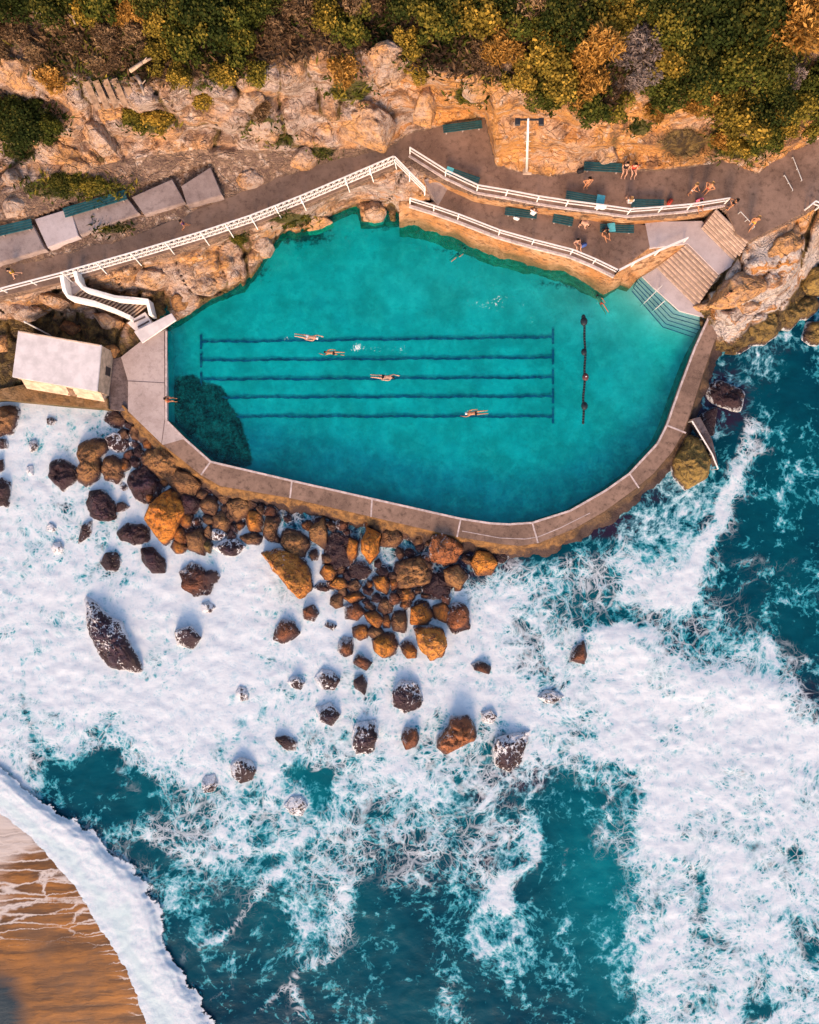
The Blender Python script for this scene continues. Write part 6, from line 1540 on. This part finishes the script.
SHR = [ # px, py, radius m, height, kind, own label
 (50,80,1.4,1.4,'O','golden bush beside the pale outcrop at the upper left'), (160,62,1.5,1.5,'Y','bright yellow green bush left of the tall green bushes at the upper left'), (190,50,2.1,2.0,'G',None), (214,24,2.2,2.4,'D',None), (240,52,2.0,1.9,'G',None), (250,20,1.9,2.0,'G',None),
 (262,78,1.5,1.3,'G',None), (205,100,1.6,1.2,'Y','low yellow bush below the green bushes, right of the long cream outcrop'), (182,80,1.3,1.2,'Y',None), (24,126,2.3,1.3,'D','low dark green bush in the hollow at the left frame edge'), (52,132,1.4,1.0,'G','small green bush at the right end of the dark hollow at left'), (5,120,1.6,1.1,'D','dark bush cut by the left frame edge in the hollow'),
 (161,125,1.4,1.1,'Y','small yellow bush on the ledge below the long cream outcrop'), (136,121,1.3,1.0,'G','green bush left of the small yellow bush on the ledge'), (262,112,1.3,1.0,'B','brown dry bush over the shaded hollow'), (92,190,1.3,.7,'G','low green plants on the slope just above the longer bench'), (64,186,1.2,.7,'D',None), (75,180,.9,.6,'G',None),
 (15,8,2.0,2.0,'D',None), (60,4,2.1,2.2,'D',None), (108,6,2.2,2.2,'G',None), (150,2,2.0,2.0,'D',None), (185,10,1.9,1.8,'G',None), (20,38,1.5,1.1,'B',None), (75,48,1.6,1.0,'B',None), (110,40,1.7,1.1,'B',None), (135,38,1.4,1.0,'B',None), (95,66,1.3,.9,'B',None), (165,30,1.7,1.6,'Y',None), (135,14,1.6,1.4,'O',None), (35,55,1.3,1.0,'B',None), (60,25,1.5,1.1,'B',None), (118,62,1.2,.8,'B',None), (85,18,1.6,1.3,'Y',None), (5,52,1.4,1.0,'B',None), (148,52,1.2,.9,'B',None),
 (228,78,1.3,1.1,'Y',None), (292,42,1.6,1.5,'G',None), (352,34,1.8,1.7,'G','round green bush above the upright rock with the orange face'), (330,22,1.7,1.5,'Y',None), (385,22,2.0,2.0,'D',None), (300,12,1.8,1.4,'B',None), (275,28,1.5,1.2,'B',None), (320,48,1.3,1.1,'Y',None), (342,74,1.4,1.2,'O','golden brown bush left of the upright rock with the orange face'), (430,32,2.1,1.9,'G',None), (462,44,2.1,1.9,'G',None), (480,20,1.9,1.8,'Y',None), (416,74,1.2,1.0,'Y','small yellow bush right of the upright rock'),
 (440,64,1.5,1.3,'Y',None), (410,48,1.4,1.2,'Y',None), (465,94,1.4,1.0,'G','green tuft hanging in the cliff above the alcove'), (500,52,1.7,1.4,'O',None), (530,28,1.9,1.8,'G',None), (540,62,2.0,1.7,'Y',None), (520,82,1.5,1.2,'Y',None), (545,98,1.5,1.2,'G','green bush on the cliff edge directly above the light pole'), (488,62,1.5,1.1,'B',None), (385,78,1.2,.9,'B',None), (450,14,1.7,1.5,'D',None), (410,6,1.8,1.6,'D',None), (360,4,1.8,1.6,'B',None), (265,6,1.7,1.7,'D',None),
 (562,28,2.2,2.3,'D',None), (589,58,1.9,3.0,'O','tall golden feathery bush left of the bare grey brush'), (586,92,1.5,2.0,'O','lower part golden bush hanging beneath the tall golden feathery bush'), (562,88,1.7,1.4,'Y',None), (588,108,1.9,1.5,'G',None), (612,112,1.4,1.2,'G','green bush at the bottom of the grey brush, at the cliff edge'), (628,42,2.1,1.6,'X','pale grey leafless brush, largest, between golden bush and dark trees'), (638,78,1.5,1.1,'X','smaller grey leafless brush below the largest grey brush'), (612,22,1.9,1.8,'Y',None),
 (664,30,2.2,2.3,'T',None), (660,68,1.9,1.6,'Y',None), (662,96,1.6,1.3,'G',None), (700,28,3.0,3.2,'D',None), (744,26,3.0,3.2,'D',None), (692,70,2.5,2.4,'D',None), (728,72,2.6,2.5,'T',None), (716,112,2.0,1.8,'Y',None), (742,124,2.0,1.8,'Y',None), (760,142,1.7,1.5,'G','green bush lowest on the right, overhanging the terrace path'), (700,104,1.5,1.3,'O',None),
 (792,28,2.9,2.6,'P','golden spiky crowned tree in the upper right corner'), (815,22,2.6,2.4,'P','golden spiky tree cut by the right frame edge'), (784,72,1.7,1.1,'X','dry grey brush under the golden spiky tree'), (812,84,1.7,1.6,'G',None), (800,112,1.9,1.6,'G',None), (783,126,1.6,1.3,'Y',None), (764,104,2.1,1.9,'D',None), (766,62,2.2,2.2,'D',None), (640,8,2.2,2.2,'D',None), (685,2,2.6,2.8,'D',None), (730,-4,2.8,2.8,'D',None), (590,6,2.1,2.1,'D',None), (530,4,2.0,2.0,'B',None), (500,4,1.9,1.7,'D',None), (560,2,1.8,1.8,'B',None),
 (735,145,1.2,1.0,'Y',None), (722,138,1.1,.9,'O',None), (652,112,1.1,.8,'O','small orange bush above the dark stained hollow of the cliff'), (812,130,1.4,1.1,'G',None), (770,85,1.8,1.5,'T',None), (700,88,1.9,1.7,'G',None), (675,52,1.9,1.8,'T',None),
 (106,227,.8,.4,'G','thin strip of weeds below the grey slab with the bench'), (240,240,.8,.4,'G','small green weeds under the lattice fence, left tuft'), (288,221,1.0,.4,'G','green weeds under the lattice fence, right and longer tuft'), (302,216,.7,.35,'G',None),
]
# scrub outside the frame, so that the slope goes on
gg = random.Random(5)
for k in range(60):
    x, y = gg.uniform(-150, 970), gg.uniform(-95, -18); SHR.append((x, y, gg.uniform(1.5, 2.8), gg.uniform(1.3, 2.6), gg.choice('DDGTYB'), None))
for k in range(26):
    sd = gg.choice((-1, 1)); x = gg.uniform(-150, -14) if sd < 0 else gg.uniform(836, 980); SHR.append((x, gg.uniform(-10, cliff_top_y(x) + 6), gg.uniform(1.3, 2.4), gg.uniform(1.1, 2.0), gg.choice('DGTYYB'), None))
cnt = 0
for (x, y, r, h, k, lab) in SHR:
    if x < 480 and k in 'GYTB': r *= .84
    if 265 < x < 545 and y < 70 and not lab and k in 'GYD' and cnt % 3 == 1: cnt += 1; continue
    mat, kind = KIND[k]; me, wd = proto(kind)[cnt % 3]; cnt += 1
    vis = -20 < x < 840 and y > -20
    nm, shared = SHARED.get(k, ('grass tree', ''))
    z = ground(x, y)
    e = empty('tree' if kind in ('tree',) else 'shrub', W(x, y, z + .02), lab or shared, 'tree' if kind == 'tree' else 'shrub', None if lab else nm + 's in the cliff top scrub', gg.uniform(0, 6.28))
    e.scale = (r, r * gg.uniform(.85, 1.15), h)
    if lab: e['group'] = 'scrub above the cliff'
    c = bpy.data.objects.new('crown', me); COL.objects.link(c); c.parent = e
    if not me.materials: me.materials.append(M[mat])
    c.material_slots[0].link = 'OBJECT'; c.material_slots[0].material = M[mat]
    t = bpy.data.objects.new('trunk', wd); COL.objects.link(t); t.parent = e
# dry ground cover between the bushes: nobody could count it
def cover(name, label, n, seed, region, size, mat, cat):
    g = np.random.default_rng(seed); ps = []
    while len(ps) < n:
        x, y = g.uniform(-150, 970), g.uniform(-90, 240)
        if region(x, y): ps.append((x, y))
    A = np.array(ps); Z, _ = terrain_z(A[:, 0], A[:, 1]); s = (H - Z) / F
    k = 5
    p = np.repeat(np.stack([(A[:, 0] - CX) * s, (CY - A[:, 1]) * s, Z + .12], -1), k, 0); m = len(p)
    p[:, :2] += g.normal(size=(m, 2)) * .30; p[:, 2] += np.abs(g.normal(size=m)) * .16
    t = g.normal(size=(m, 3)); t[:, 2] = np.abs(t[:, 2]) * .7 + .15; t /= np.linalg.norm(t, axis=1)[:, None]
    b = np.cross(t, g.normal(size=(m, 3))); b /= np.linalg.norm(b, axis=1)[:, None]
    L = size * g.uniform(.5, 1.6, m)[:, None]
    q = np.stack([p - t * L * .2, p + b * L * .16 + t * L * .4, p + t * L, p - b * L * .16 + t * L * .4], 1).reshape(-1, 3)
    me = bpy.data.meshes.new(name)
    me.vertices.add(len(q)); me.vertices.foreach_set('co', q.astype(np.float32).ravel())
    me.loops.add(len(q)); me.loops.foreach_set('vertex_index', np.arange(len(q), dtype=np.int32))
    me.polygons.add(m); me.polygons.foreach_set('loop_start', np.arange(0, len(q), 4, dtype=np.int32)); me.update(calc_edges=True)
    a_ = me.attributes.new('leaf', 'FLOAT', 'POINT'); a_.data.foreach_set('value', np.repeat(np.clip(.25 + .5 * fbm(p[:, 0] * .3, p[:, 1] * .3, 0, 3) + .5 * g.uniform(0, 1, m), 0, 1), 4).astype(np.float32))
    return tag(link(name, me, M[mat]), label, cat, kind='stuff')
cover('dry_grass', 'dry brown grass and twigs covering the slope between the bushes', 9000, 1, lambda x, y: y < cliff_top_y(x) + 2 and pn(x * .02, y * .03, 1.) > -.25, .42, 'leaf_dry', 'grass')
cover('ground_cover', 'low green plants covering the damp parts of the slope', 6500, 2, lambda x, y: (y < cliff_top_y(x) + 6 and pn(x * .02, y * .03, 5.) > .0) or any(((x - a) / c) ** 2 + ((y - b) / d) ** 2 < 1 for a, b, c, d in GREEN), .36, 'leaf_green', 'plants')

# ================================================================== camera and light
cam = bpy.data.cameras.new('camera'); co = bpy.data.objects.new('camera', cam); COL.objects.link(co)
co.location = (0, 0, H); co.rotation_euler = (0, 0, 0)
cam.sensor_fit = 'HORIZONTAL'; cam.sensor_width = 36; cam.lens = 36 * F / 819
cam.clip_start = .5; cam.clip_end = 30000
SC.camera = co
SUN_EL, SUN_AZ = R(27), R(188)      # azimuth measured clockwise from the top of the picture
wd = bpy.data.worlds.new('World'); SC.world = wd; wd.use_nodes = True
nt = wd.node_tree; bg = nt.nodes['Background']; sky = nt.nodes.new('ShaderNodeTexSky')
sky.sky_type = 'NISHITA'; sky.sun_disc = False; sky.sun_elevation = SUN_EL; sky.sun_rotation = SUN_AZ
sky.air_density = 1.0; sky.dust_density = 2.5; sky.ozone_density = .6
nt.links.new(sky.outputs[0], bg.inputs[0]); bg.inputs[1].default_value = .29
su = bpy.data.lights.new('sun', 'SUN'); so = bpy.data.objects.new('sun', su); COL.objects.link(so)
su.energy = 3.7; su.angle = R(17.0); su.color = (1.0, .58, .31)
dv = Vector((math.sin(SUN_AZ) * math.cos(SUN_EL), math.cos(SUN_AZ) * math.cos(SUN_EL), math.sin(SUN_EL)))
so.rotation_euler = dv.to_track_quat('Z', 'Y').to_euler(); so.location = dv * 200
SC.view_settings.view_transform = 'Standard'; SC.view_settings.look = 'None'; SC.view_settings.exposure = 0; SC.view_settings.gamma = 1
SC.render.engine = 'CYCLES'
SC.cycles.max_bounces = 8; SC.cycles.transparent_max_bounces = 12
